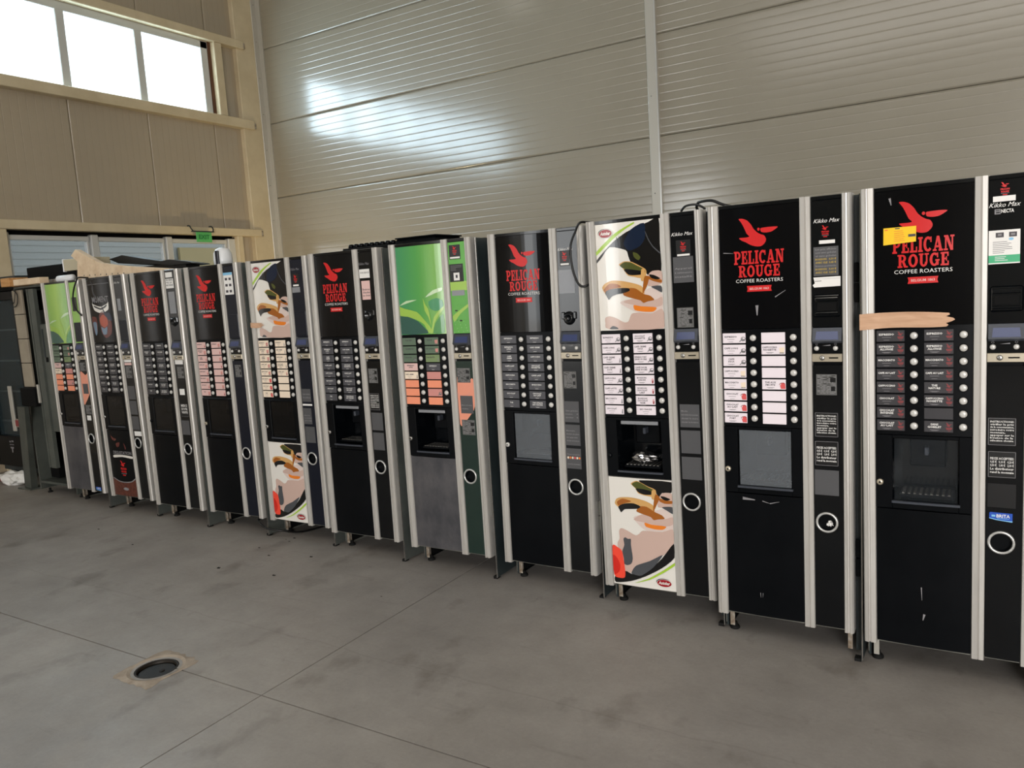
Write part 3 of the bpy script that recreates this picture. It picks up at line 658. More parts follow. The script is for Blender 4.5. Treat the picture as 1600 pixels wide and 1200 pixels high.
def machine(spec):
    x, y, yaw, rs, rb = spec['fit']
    root = empty('vending_machine', (x, y, 0)); root.rotation_mode = 'QUATERNION'
    Rm = Matrix.Rotation(yaw, 3, 'Z') @ Matrix.Rotation(rs, 3, 'Y') @ Matrix.Rotation(rb, 3, 'X'); root.rotation_quaternion = Rm.to_quaternion()
    tag(root, spec['label'], 'vending machine', 'coffee vending machines in a row')
    cab = spec.get('cab', 'cabinet_dark'); CU = .4435
    def shift(u): return u
    # cabinet
    c = MB(); c.box(.0, .010, .112, .735, .014, 1.822, cab, .002); c.box(.5625, .5705, .008, .735, .012, 1.826, cab, .002)
    c.box(.0, .57, .086, .735, 1.815, 1.828, cab, .002); c.box(.01, .5625, .722, .735, .014, 1.815, 'black_matt'); c.box(.01, .5625, .12, .722, .118, .132, 'black_matt')
    c.box(.0, .003, .108, .112, .03, 1.82, 'alu_edge'); c.box(.566, .5705, .002, .0085, .012, 1.826, 'steel'); c.box(.5395, .5625, .058, .062, .03, 1.815, 'cabinet_dark')
    c.box(.538, .562, .012, .045, .0, .014, 'rubber'); c.box(.0102, .0125, .114, .72, .016, .13, 'black_matt'); c.box(.560, .5624, .05, .72, .034, .12, 'black_matt')
    c.box(.003, .016, .13, .72, .008, .018, 'alu_edge' if cab == 'cabinet_grey' else 'black_satin', .002); c.box(.04, .52, .30, .305, .03, .12, 'black_matt')
    c = c.build('cabinet', root, key='cab'+cab)
    for zz in (1.775, 1.0, .22):
        if spec.get('bolts'):
            b = MB().box(.5705, .573, .176, .188, zz-.006, zz+.006, 'steel', .0015).build('screw', root)
    for (fx, fy) in ((.032, .13), (.028, .70), (.54, .70)):
        MB().lathe_z(fx, fy, [(.021, 0), (.022, .006), (.017, .014), (.011, .016), (.009, .03)], 'rubber', 14).build('foot', root, key='foot%.3f%.2f' % (fx, fy))
    br = MB().box(.020, .040, .100, .104, .024, .132, spec.get('br', 'rust'), .001); br.box(.020, .023, .102, .14, .024, .132, spec.get('br', 'rust')); br.build('foot_bracket', root, key='fb'+spec.get('br', 'rust'))
    if spec.get('br2'): MB().box(.506, .524, .070, .074, .022, .128, 'rust', .001).build('foot_bracket', root)
    hm = 'black_satin' if spec.get('br2') else 'alu_edge'
    for zz in (1.50, .42):
        MB().box(.5415, .5605, .030, .044, zz-.075, zz-.002, hm, .003).box(.5415, .5605, .030, .044, zz+.002, zz+.075, hm, .003).build('hinge', root, key='hinge%.1f%s' % (zz, hm))
    # door
    d = MB()
    d.box(.004, .094, .0115, .062, .134, 1.828, 'black_satin'); d.box(.320, .536, .0115, .062, .134, 1.828, 'black_satin')
    d.box(.094, .320, .0115, .062, .134, .668, 'black_satin'); d.box(.094, .320, .0115, .062, .937, 1.828, 'black_satin')
    d.box(.536, .5395, .008, .052, .124, 1.829, 'alu_edge'); d.box(.0005, .004, .008, .070, .124, 1.829, 'alu_edge'); d.box(.004, .536, .0, .066, 1.8285, 1.831, 'alu_edge')
    d.box(.045, .353, .0, .055, .130, .134, 'alu_edge'); d.box(.397, .503, .0, .055, .130, .134, 'alu_edge')
    door = d.build('door', root, key='door')
    for k in 'abc': MB().extrude_z(STRIPS[k], .122, 1.832, 'alu').build('trim_strip', door, key='strip'+k)
    MB().cbox(.0445, .3535, -.002, .012, 1.817, 1.830, 'black_gloss', bend1).box(.3965, .5035, -.004, .012, 1.815, 1.830, 'black_gloss', .002).build('top_cap', door, key='cap')
    top_panel(spec['top'], door); low_panel(spec['low'], door)
    MB().cbox(.0445, .3535, .001, .012, .938, 1.335, 'black_satin', bend1).build('keypad_panel', door, key='kp')
    # labels and buttons
    la = spec['labels']
    for col, (cu, w, bu) in enumerate(((.0955, .092, .1715), (.2495, .0915, .3255))):
        for r in range(8):
            z = 1.3005-r*.04685; kind, txt, acc = la[col][r]
            put('selection_label', label_plate(kind, txt, w, acc), door, (cu, bend1(cu)-.0005, z))
            put('button', button_mesh(), door, (bu, bend1(bu)-.001, z))
    # dispensing niche
    s = MB()
    for a in ((.0445, .100, .659, .936), (.314, .3535, .659, .936), (.100, .314, .924, .936), (.100, .314, .659, .690)): s.box(a[0], a[1], -.005, .012, a[2], a[3], 'black_satin', .0015)
    s.build('niche_frame', door, key='nf')
    n = MB(); yb = .15
    n.add([(.099, .0, .689), (.315, .0, .689), (.315, .0, .925), (.099, .0, .925), (.12, yb, .70), (.30, yb, .70), (.30, yb, .915), (.12, yb, .915)], [(0, 1, 5, 4), (1, 2, 6, 5), (2, 3, 7, 6), (3, 0, 4, 7), (4, 5, 6, 7)], 'black_gloss')
    n.box(.15, .27, .10, .14, .80, .915, 'black_satin', .004); n.box(.20, .215, .06, .10, .85, .88, 'bezel', .003)
    n = n.build('niche', door, key='niche')
    MB().cbox(.098, .318, -.012, 0, .682, .690, 'bezel', bend1, 6).build('niche_ledge', door, key='nl')
    tr = MB().box(.122, .30, .012, .12, .700, .712, 'black_satin', .003)
    for k in range(9): tr.box(.13+k*.0185, .139+k*.0185, .02, .112, .712, .715, 'steel')
    tr.build('drip_tray', n, key='tray')
    pn = spec.get('pane', 'closed')
    if pn != 'open': MB().box(.106, .310, -.001, .003, .692, .922, {'sheen': 'pane_dusty', 'smoked': 'pane_smoked'}.get(pn, 'pane')).build('window_pane', door, key='pane'+pn)
    else: MB().box(.12, .30, -.001, .006, .905, .922, 'sticker_silver', .002).build('window_pane', door, key='pane2')
    lk = MB().lathe_y(.0585, .757, [(.0115, .0), (.0115, -.010), (.009, -.013)], spec.get('lock', 'champagne'), 16); lk.lathe_y(.0585, .757, [(.004, -.0125), (.004, -.0135)], 'black_matt', 8); lk.build('lock', door, key='lock'+spec.get('lock', 'champagne'))
    # coin column
    cm = spec.get('col', 'black_gloss')
    q = MB(); q.box(.3975, .5035, -.003, .012, .134, .500, spec.get('col_low', cm)); q.box(.3975, .5035, -.003, .012, .632, 1.19, spec.get('col_low', cm)); q.box(.3975, .5035, -.003, .012, 1.338, 1.813, cm)
    # plate with the round opening of the coin return
    P = []; F = []; nn = 32; cz = .566; r = .034
    for i in range(nn):
        a = 2*math.pi*i/nn+math.pi/4; ca, sa = math.cos(a), math.sin(a); m_ = max(abs(ca), abs(sa))
        P += [(CU+r*ca, -.003, cz+r*sa), (CU+ca/m_*(.06 if ca > 0 else .046), -.003, cz+sa/m_*.066)]
    for i in range(nn): F.append((2*i, 2*i+1, (2*i+3) % (2*nn), (2*i+2) % (2*nn)))
    q.add(P, F, spec.get('col_low', cm)); q.build('coin_column', door, key='cc'+cm+spec.get('col_low', cm))
    MB().torus_y(CU, cz, -.006, .0375, .0048, 'alu_bright').build('coin_return_ring', door, key='ring')
    MB().lathe_y(CU, cz, [(.035, -.003), (.034, .02), (.026, .042), (.012, .05)], 'black_gloss', 24).build('coin_return_cup', door, key='cup')
    dp = MB(); dp.add([(.398, -.004, 1.334), (.503, -.004, 1.334), (.503, -.022, 1.284), (.398, -.022, 1.284), (.398, .01, 1.334), (.503, .01, 1.334), (.503, .01, 1.276), (.398, .01, 1.276), (.398, -.012, 1.276), (.503, -.012, 1.276)],
        [(3, 2, 1, 0), (0, 1, 5, 4), (8, 9, 2, 3), (7, 6, 9, 8), (0, 4, 7, 8, 3), (1, 2, 9, 6, 5)], 'bezel'); dp = dp.build('display_housing', door, key='disp')
    MB().add([(.412, -.0095, 1.321), (.489, -.0095, 1.321), (.492, -.0205, 1.290), (.409, -.0205, 1.290)], [(3, 2, 1, 0)], 'screen').build('screen', dp, key='scr')
    cp = MB().box(.3975, .5035, -.006, .012, 1.236, 1.276, 'black_gloss', .001); cp.poly([(.432, 1.2655), (.462, 1.2695), (.462, 1.2655)], -.0064, 'ink_grey')
    for bu in (.412, .480):
        cp.arc(bu, 1.2715, .0042, .0035, .0034, .0027, 0, 360, -.0064, 'ink_grey')
    cp = cp.build('control_plate', door, key='cp')
    for bu in (.412, .480): MB().lathe_y(bu, 1.2555, [(.0092, -.004), (.0092, -.009), (.007, -.0125), (.003, -.0135)], 'button', 14).build('small_button', cp, key='sb%.3f' % bu)
    sp = MB().box(.3955, .5035, -.010, .012, 1.2035, 1.2345, 'champagne', .0015).build('coin_slot_plate', door, key='slot')
    MB().lathe_y(.433, 1.219, [(.0095, -.009), (.0095, -.013), (.006, -.0155)], 'steel', 14).build('return_button', sp, key='rbtn')
    MB().box(.457, .490, -.0106, -.0098, 1.2165, 1.2215, 'dark_gap').build('coin_slot', sp, key='cslot')
    # bill reader area
    rk = spec.get('reader', 'flat')
    if rk == 'flat':
        a = MB().box(.402, .4985, -.008, .0, 1.375, 1.462, 'black_gloss', .006); a.box(.408, .492, -.012, -.006, 1.436, 1.450, 'black_gloss', .003); a.box(.408, .492, -.011, -.006, 1.385, 1.395, 'black_gloss', .003); a.box(.416, .484, -.0085, -.0078, 1.40, 1.43, 'black_matt')
        a.build('bill_reader', door, key='rk')
    elif rk == 'knob':
        zc = spec['knob']; a = MB().lathe_y(CU+.004, zc, [(.034, -.002), (.026, -.012), (.021, -.022), (.017, -.022), (.014, -.004)], 'black_gloss', 22); a.box(.405, .425, -.010, 0, zc-.005, zc+.03, 'black_gloss', .004); a.box(.47, .488, -.010, 0, zc-.005, zc+.03, 'black_gloss', .004)
        a.build('bill_reader', door)
    elif rk == 'mid':
        MB().box(.402, .4985, -.005, .0, 1.345, 1.50, 'navy_satin', .003).build('bill_reader', door, key='rm')
    for s_ in spec['stickers']:
        if callable(s_): s_(door)
        else: sticker(door, *s_)
    return root, door
def script_text(u0, u1, z, m='ink_white'):
    def f(door): MB().text(KM, (u0+u1)/2, z, .021, -.0036, m, width=u1-u0, bold=.0, shear=.4).build('script_lettering', door)
    return f
INS1 = ['INSTRUCTIONS:', 'vérifier le prix', 'de la consommation,', 'introduire votre', 'monnaie,', 'appuyer sur le', 'bouton de la', 'sélection choisie.']
INS2 = ['', 'PIECES ACCEPTEES:', '0,05 €   0,10 €   0,20 €', '0,50 €   1,00 €   2,00 €', 'Le distributeur', 'rend la monnaie']
GR = ['', '', 'Merci de', 'jeter votre gobelet', 'après usage']
def blanks(k): return [(k, '', '')]*8
def mk(kind, a, b): return [[(kind, t, c) for t, c in a], [(kind, t, c) for t, c in b]]
B_ = 'bird'
L11 = mk('dark', [('ESPRESSO', B_), ('ESPRESSO/ALLONGE', B_), ('MACCHIATO', B_), ('CAFE AU LAIT', B_), ('CAPPUCCINO', B_), ('CHOCOLAT', B_), ('CHOCOLAT/INTENSE', B_), ('CHOCOLAT/AU LAIT', B_)],
         [('ESPRESSO', B_), ('ESPRESSO/ALLONGE', B_), ('MACCHIATO', B_), ('CAFE AU LAIT', B_), ('THE/NATURE', B_), ('CAPPUCCINO/NOISETTE', B_), ('', ''), ('SANS/GOBELET', B_)])
L10 = mk('white', [('ESPRESSO', 'cup'), ('CAFE LONG', 'cup'), ('CAFE/DECA', 'cup'), ('CAPPUCCINO', 'latte'), ('MACCHIATO', 'latte'), ('CHOCOLAT', 'redcup'), ('CHOCOLAT/AU LAIT', 'redcup'), ('CHOCOLAT/FORT', 'redcup')],
         [('', ''), ('CAPPUCCINO/NOISETTE', 'latte'), ('', ''), ('', ''), ('THE AUX/FRUITS', 'redcup'), ('', ''), ('', ''), ('', '')])
L9 = mk('white', [('ESPRESSO', 'cup'), ('CAFE LONG', 'cup'), ('CAFE CREME/FORT', 'thin'), ('CAFE CREME/DOUX', 'thin'), ('CAPPUCCINO', 'cup'), ('CAFE LATTE', 'cup'), ('MACCHIATO', 'thin'), ('CHOCOLAT', 'thin')],
        [('CHOCOLAT/NOISETTE', 'cup'), ('CAFE CREME/DECA', 'cup'), ('ESPRESSO FORT/SANS SUCRE', 'cup'), ('CAFE NOIR/SANS SUCRE', 'cup'), ('BOISSON/CHAUDE', 'redthin'), ('BOISSON/CHOCOLAT/LAIT', 'redthin'), ('BOISSON/CHOCOLAT/NOIR', 'redthin'), ('EAU CHAUDE', '')])
LD = mk('grey', [('ESPRESSO', ''), ('ESPRESSO/LONG', ''), ('CAFE/CREME', ''), ('CAFE LAIT', ''), ('CAPPUCCINO', ''), ('MACCHIATO', ''), ('CHOCOLAT', ''), ('THE', '')],
        [('ESPRESSO', ''), ('CAFE CREME', ''), ('CAPPUCCINO', ''), ('CHOCOLAT/NOISETTE', ''), ('CAFE LAIT', ''), ('MOKACCINO', ''), ('CHOCOLAT/AU LAIT', ''), ('THE CITRON/EAU CHAUDE', '')])
LDK = [[('dark', t, '') for k, t, a in LD[0]], [('dark', t, '') for k, t, a in LD[1]]]
LPK = [[('pink', t, 'latte' if i % 2 else 'redthin') for i, (k, t, a) in enumerate(LD[0])], [('pink', '' if i else t, 'latte' if i % 2 == 0 else 'redthin') for i, (k, t, a) in enumerate(LD[1])]]
LCR = [[('cream', t, 'latte' if i < 5 else 'redcup') for i, (k, t, a) in enumerate(LD[0])], [('cream', t if i < 5 else '', ('thin' if i < 4 else 'redthin') if i < 5 else '') for i, (k, t, a) in enumerate(LD[1])]]
def leafl():
    a = [('green', 'THE VERT', ''), ('green', 'THE MENTHE', ''), ('green', 'THE NOIR', 'cup'), ('pink', 'ESPRESSO/LONG', ''), ('cream', 'CAFE CREME', 'thin'), ('orange', '', ''), ('orange', '', ''), ('orange', '', '')]
    b = [('green', 'TISANE', 'latte'), ('green', 'THE CITRON', 'latte'), ('lime', 'THE FRUITS', 'thin'), ('grey', 'ESPRESSO', ''), ('rose', '', ''), ('orange', '', ''), ('rose', '', 'cup'), ('orange', '', '')]
    return [a, b]
LL = leafl()
S = []
G = lambda n, z0, z1, lines=None, u0=.403, u1=.486, k='grey': (n, k, u0, u1, z0, z1, lines)
g1, g2, g3 = (.900, 1.003), (.785, .889), (.668, .771)
def notch_tape(door):
    mb = MB(); mb.poly([(.403, 1.527), (.4995, 1.528), (.4995, 1.491), (.405, 1.489), (.400, 1.498), (.408, 1.505)], -.0045, 'paper'); mb.rect(.408, .432, 1.512, 1.514, -.005, 'ink_dark'); mb.rect(.41, .498, 1.520, 1.5206, -.005, 'ink_grey'); mb.build('white_tape', door)
def price_sheet(door):
    mb = MB().box(.404, .4925, -.0045, -.002, 1.532, 1.641, 'sticker_grey'); Y = -.0049
    for i, (t, m) in enumerate((('Les prix affichés', 'ink_grey'), ('sont avec gobelet', 'ink_grey'), ('et sans gobelet', 'ink_grey'), ('BOISSON   0,50 €', 'ink_yellow'), ('AVEC CLE  0,45 €', 'ink_yellow'), ('Boissons gourmandes', 'ink_grey'), ('BOISSON   0,60 €', 'ink_yellow'), ('AVEC CLE  0,55 €', 'ink_yellow'))):
        mb.text(t, .448, 1.632-i*.0125, .0095, Y, m, width=.074, bold=.02, res=1)
    mb.build('price_sticker', door)
def green_notice(door):
    mb = MB().box(.397, .4865, -.0050, -.002, 1.536, 1.648, 'paper'); mb.rect(.397, .4865, 1.540, 1.565, -.0054, 'mint'); Y = -.0056
    mb.rect(.417, .440, 1.624, 1.640, Y, 'ink_dark'); mb.rect(.455, .477, 1.624, 1.640, Y, 'ink_dark'); mb.ell(.461, 1.617, .007, .0045, Y, 'ink_cyan', n=12)
    mb.rect(.423, .434, 1.629, 1.636, Y-.0003, 'ink_grey'); mb.rect(.460, .472, 1.629, 1.636, Y-.0003, 'ink_grey')
    txt_lines(mb, .409, .479, 1.570, 1.612, 7, Y, 'ink_grey', 3); txt_lines(mb, .415, .47, 1.545, 1.562, 3, Y, 'lab_white', 4)
    mb.build('notice_sticker', door)
def bird_small(ox, oz, s, tab=None):
    def f(door):
        mb = MB(); emblem(mb, -.0040, bend0, ox, oz, s, False)
        if tab: mb.box(tab[0], tab[1], -.0048, -.002, tab[2], tab[3], 'paper')
        mb.build('bird_emblem', door)
    return f
def maker_mark(door):
    mb = MB(); mb.rect(.413, .430, 1.701, 1.718, -.004, 'ink_grey'); mb.rect(.417, .428, 1.704, 1.709, -.0044, 'sticker_black'); mb.rect(.416, .427, 1.712, 1.715, -.0044, 'sticker_black')
    mb.text('NECTA', .450, 1.7105, .0165, -.004, 'ink_white', width=.036, bold=.02); mb.build('maker_lettering', door)
def filter_badge(u0, u1, z0, z1):
    def f(door):
        mb = MB(); w = u1-u0; h = z1-z0
        mb.poly([(u0, z0+h*.28), (u0+w*.3, z0+h*.14), (u1-w*.1, z0), (u1, z0), (u1, z1-h*.04), (u0+w*.05, z1), (u0, z1-h*.1)], -.0042, 'ink_blue')
        mb.poly([(u0, z0+h*.28), (u0+w*.3, z0+h*.14), (u1-w*.1, z0), (u1, z0), (u1, z0+h*.12), (u0+w*.5, z0+h*.16), (u0, z0+h*.36)], -.0045, 'ink_cyan')
        mb.text('BRITA', u0+w*.60, z0+h*.62, h*.52, -.0046, 'paper', width=w*.58, bold=.02); mb.rect(u0+w*.1, u0+w*.26, z0+h*.5, z0+h*.72, -.0046, 'ink_cyan'); mb.rect(u0+w*.34, u0+w*.86, z0+h*.3, z0+h*.35, -.0046, 'ink_cyan')
        mb.build('filter_badge', door)
    return f
def tape(door, u0, u1, zt, zb, seed, torn=True):
    rnd = random.Random(seed); mb = MB(); n = 40; P = []; F = []
    ends = (-.028, -.022, -.030, -.012, -.002, -.008, -.030, -.018, -.020) if torn else (0,)*9
    k = len(ends)-1
    for i in range(n+1):
        t = i/n
        for j in range(k+1):
            s = j/k; u = u0+(u1+ends[j]-u0)*t; z = zb(t)+(zt(t)-zb(t))*s
            yy = -.0145 if u < .044 else -.0145+min(1, (u-.044)/.02)*.0040
            P.append((u, yy+bend1(u)*.9-.0012*math.sin(s*9+t*13)*math.sin(t*7)+rnd.uniform(-.0004, .0004), z))
    for i in range(n):
        for j in range(k): a = i*(k+1)+j; F.append((a, a+k+1, a+k+2, a+1))
    mb.add(P, F, 'masking_tape', True)
    return mb
def tape11(door): tape(door, -.006, .302, lambda t: 1.383+.006*math.sin(t*2.6)-.008*t*t, lambda t: 1.324+.004*math.sin(t*5)+.012*max(0, t-.12), 4).build('masking_tape', door)
def tape5(door): tape(door, .002, .128, lambda t: 1.439-.004*t, lambda t: 1.407-.004*math.sin(t*3), 9).build('masking_tape', door)
def yellow(door):
    mb = MB(); tl = .04; xf = Matrix.Translation((.127, -.0155, 1.657)) @ Matrix.Rotation(-tl, 4, 'Y')
    P = [xf @ Vector(p) for p in ((-.053, 0, -.029), (.051, 0, -.027), (.054, 0, .027), (-.05, 0, .031))]
    mb.add([(p.x, p.y, p.z) for p in P]+[(p.x, p.y+.002, p.z) for p in P], [(0, 1, 2, 3), (4, 7, 6, 5), (0, 4, 5, 1), (1, 5, 6, 2), (2, 6, 7, 3), (3, 7, 4, 0)], 'yellow_sticker')
    Y = -.0160
    mb.rect(.113, .128, 1.680, 1.684, Y, 'ink_dark'); mb.rect(.155, .178, 1.650, 1.659, Y, 'ink_dark'); txt_lines(mb, .110, .145, 1.635, 1.676, 6, Y, 'ink_orange', 5)
    mb.rect(.08, .09, 1.677, 1.681, Y, 'ink_orange'); mb.build('yellow_sticker', door)
def scuffs(lst):
    def f(door):
        for a, b, c, d, w in lst:
            mb = MB()
            dx, dz = c-a, d-b; L_ = math.hypot(dx, dz); nx, nz = -dz/L_*w, dx/L_*w
            mb.poly([(a-nx, b-nz), (c-nx*.3, d-nz*.3), (c+nx*.3, d+nz*.3), (a+nx, b+nz)], -.0008, 'ink_grey', bend1 if b < .66 else bend2).build('scratch_mark', door)
    return f
def white_sheet4(door):
    mb = MB().box(.398, .485, -.0046, -.002, 1.628, 1.772, 'paper'); mb.rect(.398, .485, 1.755, 1.772, -.005, 'ink_cyan')
    for i in range(3):
        for j in range(2): mb.rect(.411+j*.036, .434+j*.036, 1.722-i*.04, 1.738-i*.04, -.005, 'ink_dark')
    mb.build('notice_sticker', door)
def skin(z0, z1, low):
    def f(door):
        mb = MB(); mb.poly(smooth_pts([(.400, z1), (.44, z1-.004), (.47, z1-.02), (.502, z1-.01), (.502, z0+.09), (.47, z0+.04), (.43, z0), (.400, z0-.01)], 3), -.0034, 'p_skin')
        mb.arc(.435, (z0+z1)/2+.06, .05, .04, .047, .037, 200, 330, -.0037, 'lab_rose'); mb.build('skin_print', door)
    return f
def leafcol(door):
    mb = MB(); mb.poly(smooth_pts([(.402, 1.43), (.44, 1.455), (.502, 1.49), (.502, 1.475), (.45, 1.44), (.41, 1.40)]), -.0034, 'p_leaf'); mb.rect(.3985, .5025, 1.562, 1.61, -.0034, 'p_leaf')
    mb.rect(.418, .434, 1.455, 1.461, -.0042, 'sticker_black'); mb.ell(.452, 1.405, .008, .004, -.0042, 'sticker_black', n=10); mb.ell(.43, 1.408, .003, .002, -.0042, 'sticker_black', n=8)
    for i in range(14): mb.ell(.405+(i*37 % 90)/1000, 1.345+(i*53 % 70)/1000, .0015, .0015, -.0042, 'p_pale', n=8)
    mb.build('leaf_print', door)
def dark_sign(door):
    mb = MB().box(.400, .486, -.0046, -.002, 1.608, 1.700, 'sticker_black'); Y = -.005
    mb.rect(.425, .462, 1.615, 1.655, Y, 'paper'); mb.rect(.438, .450, 1.628, 1.644, Y-.0003, 'ink_dark'); txt_lines(mb, .408, .48, 1.665, 1.695, 4, Y, 'ink_grey', 2); mb.build('notice_sticker', door)
def dots8(door):
    mb = MB()
    for i in range(6): mb.ell(.407+i*.0125, .712, .005, .006, -.0046, ('lab_cream', 'ink_orange', 'lab_cream', 'ink_salmon', 'lab_cream', 'ink_orange')[i], n=10)
    mb.build('token_print', door)
BL = lambda n: ('notice_sticker', 'grey', .403, .486, n[0], n[1], None)
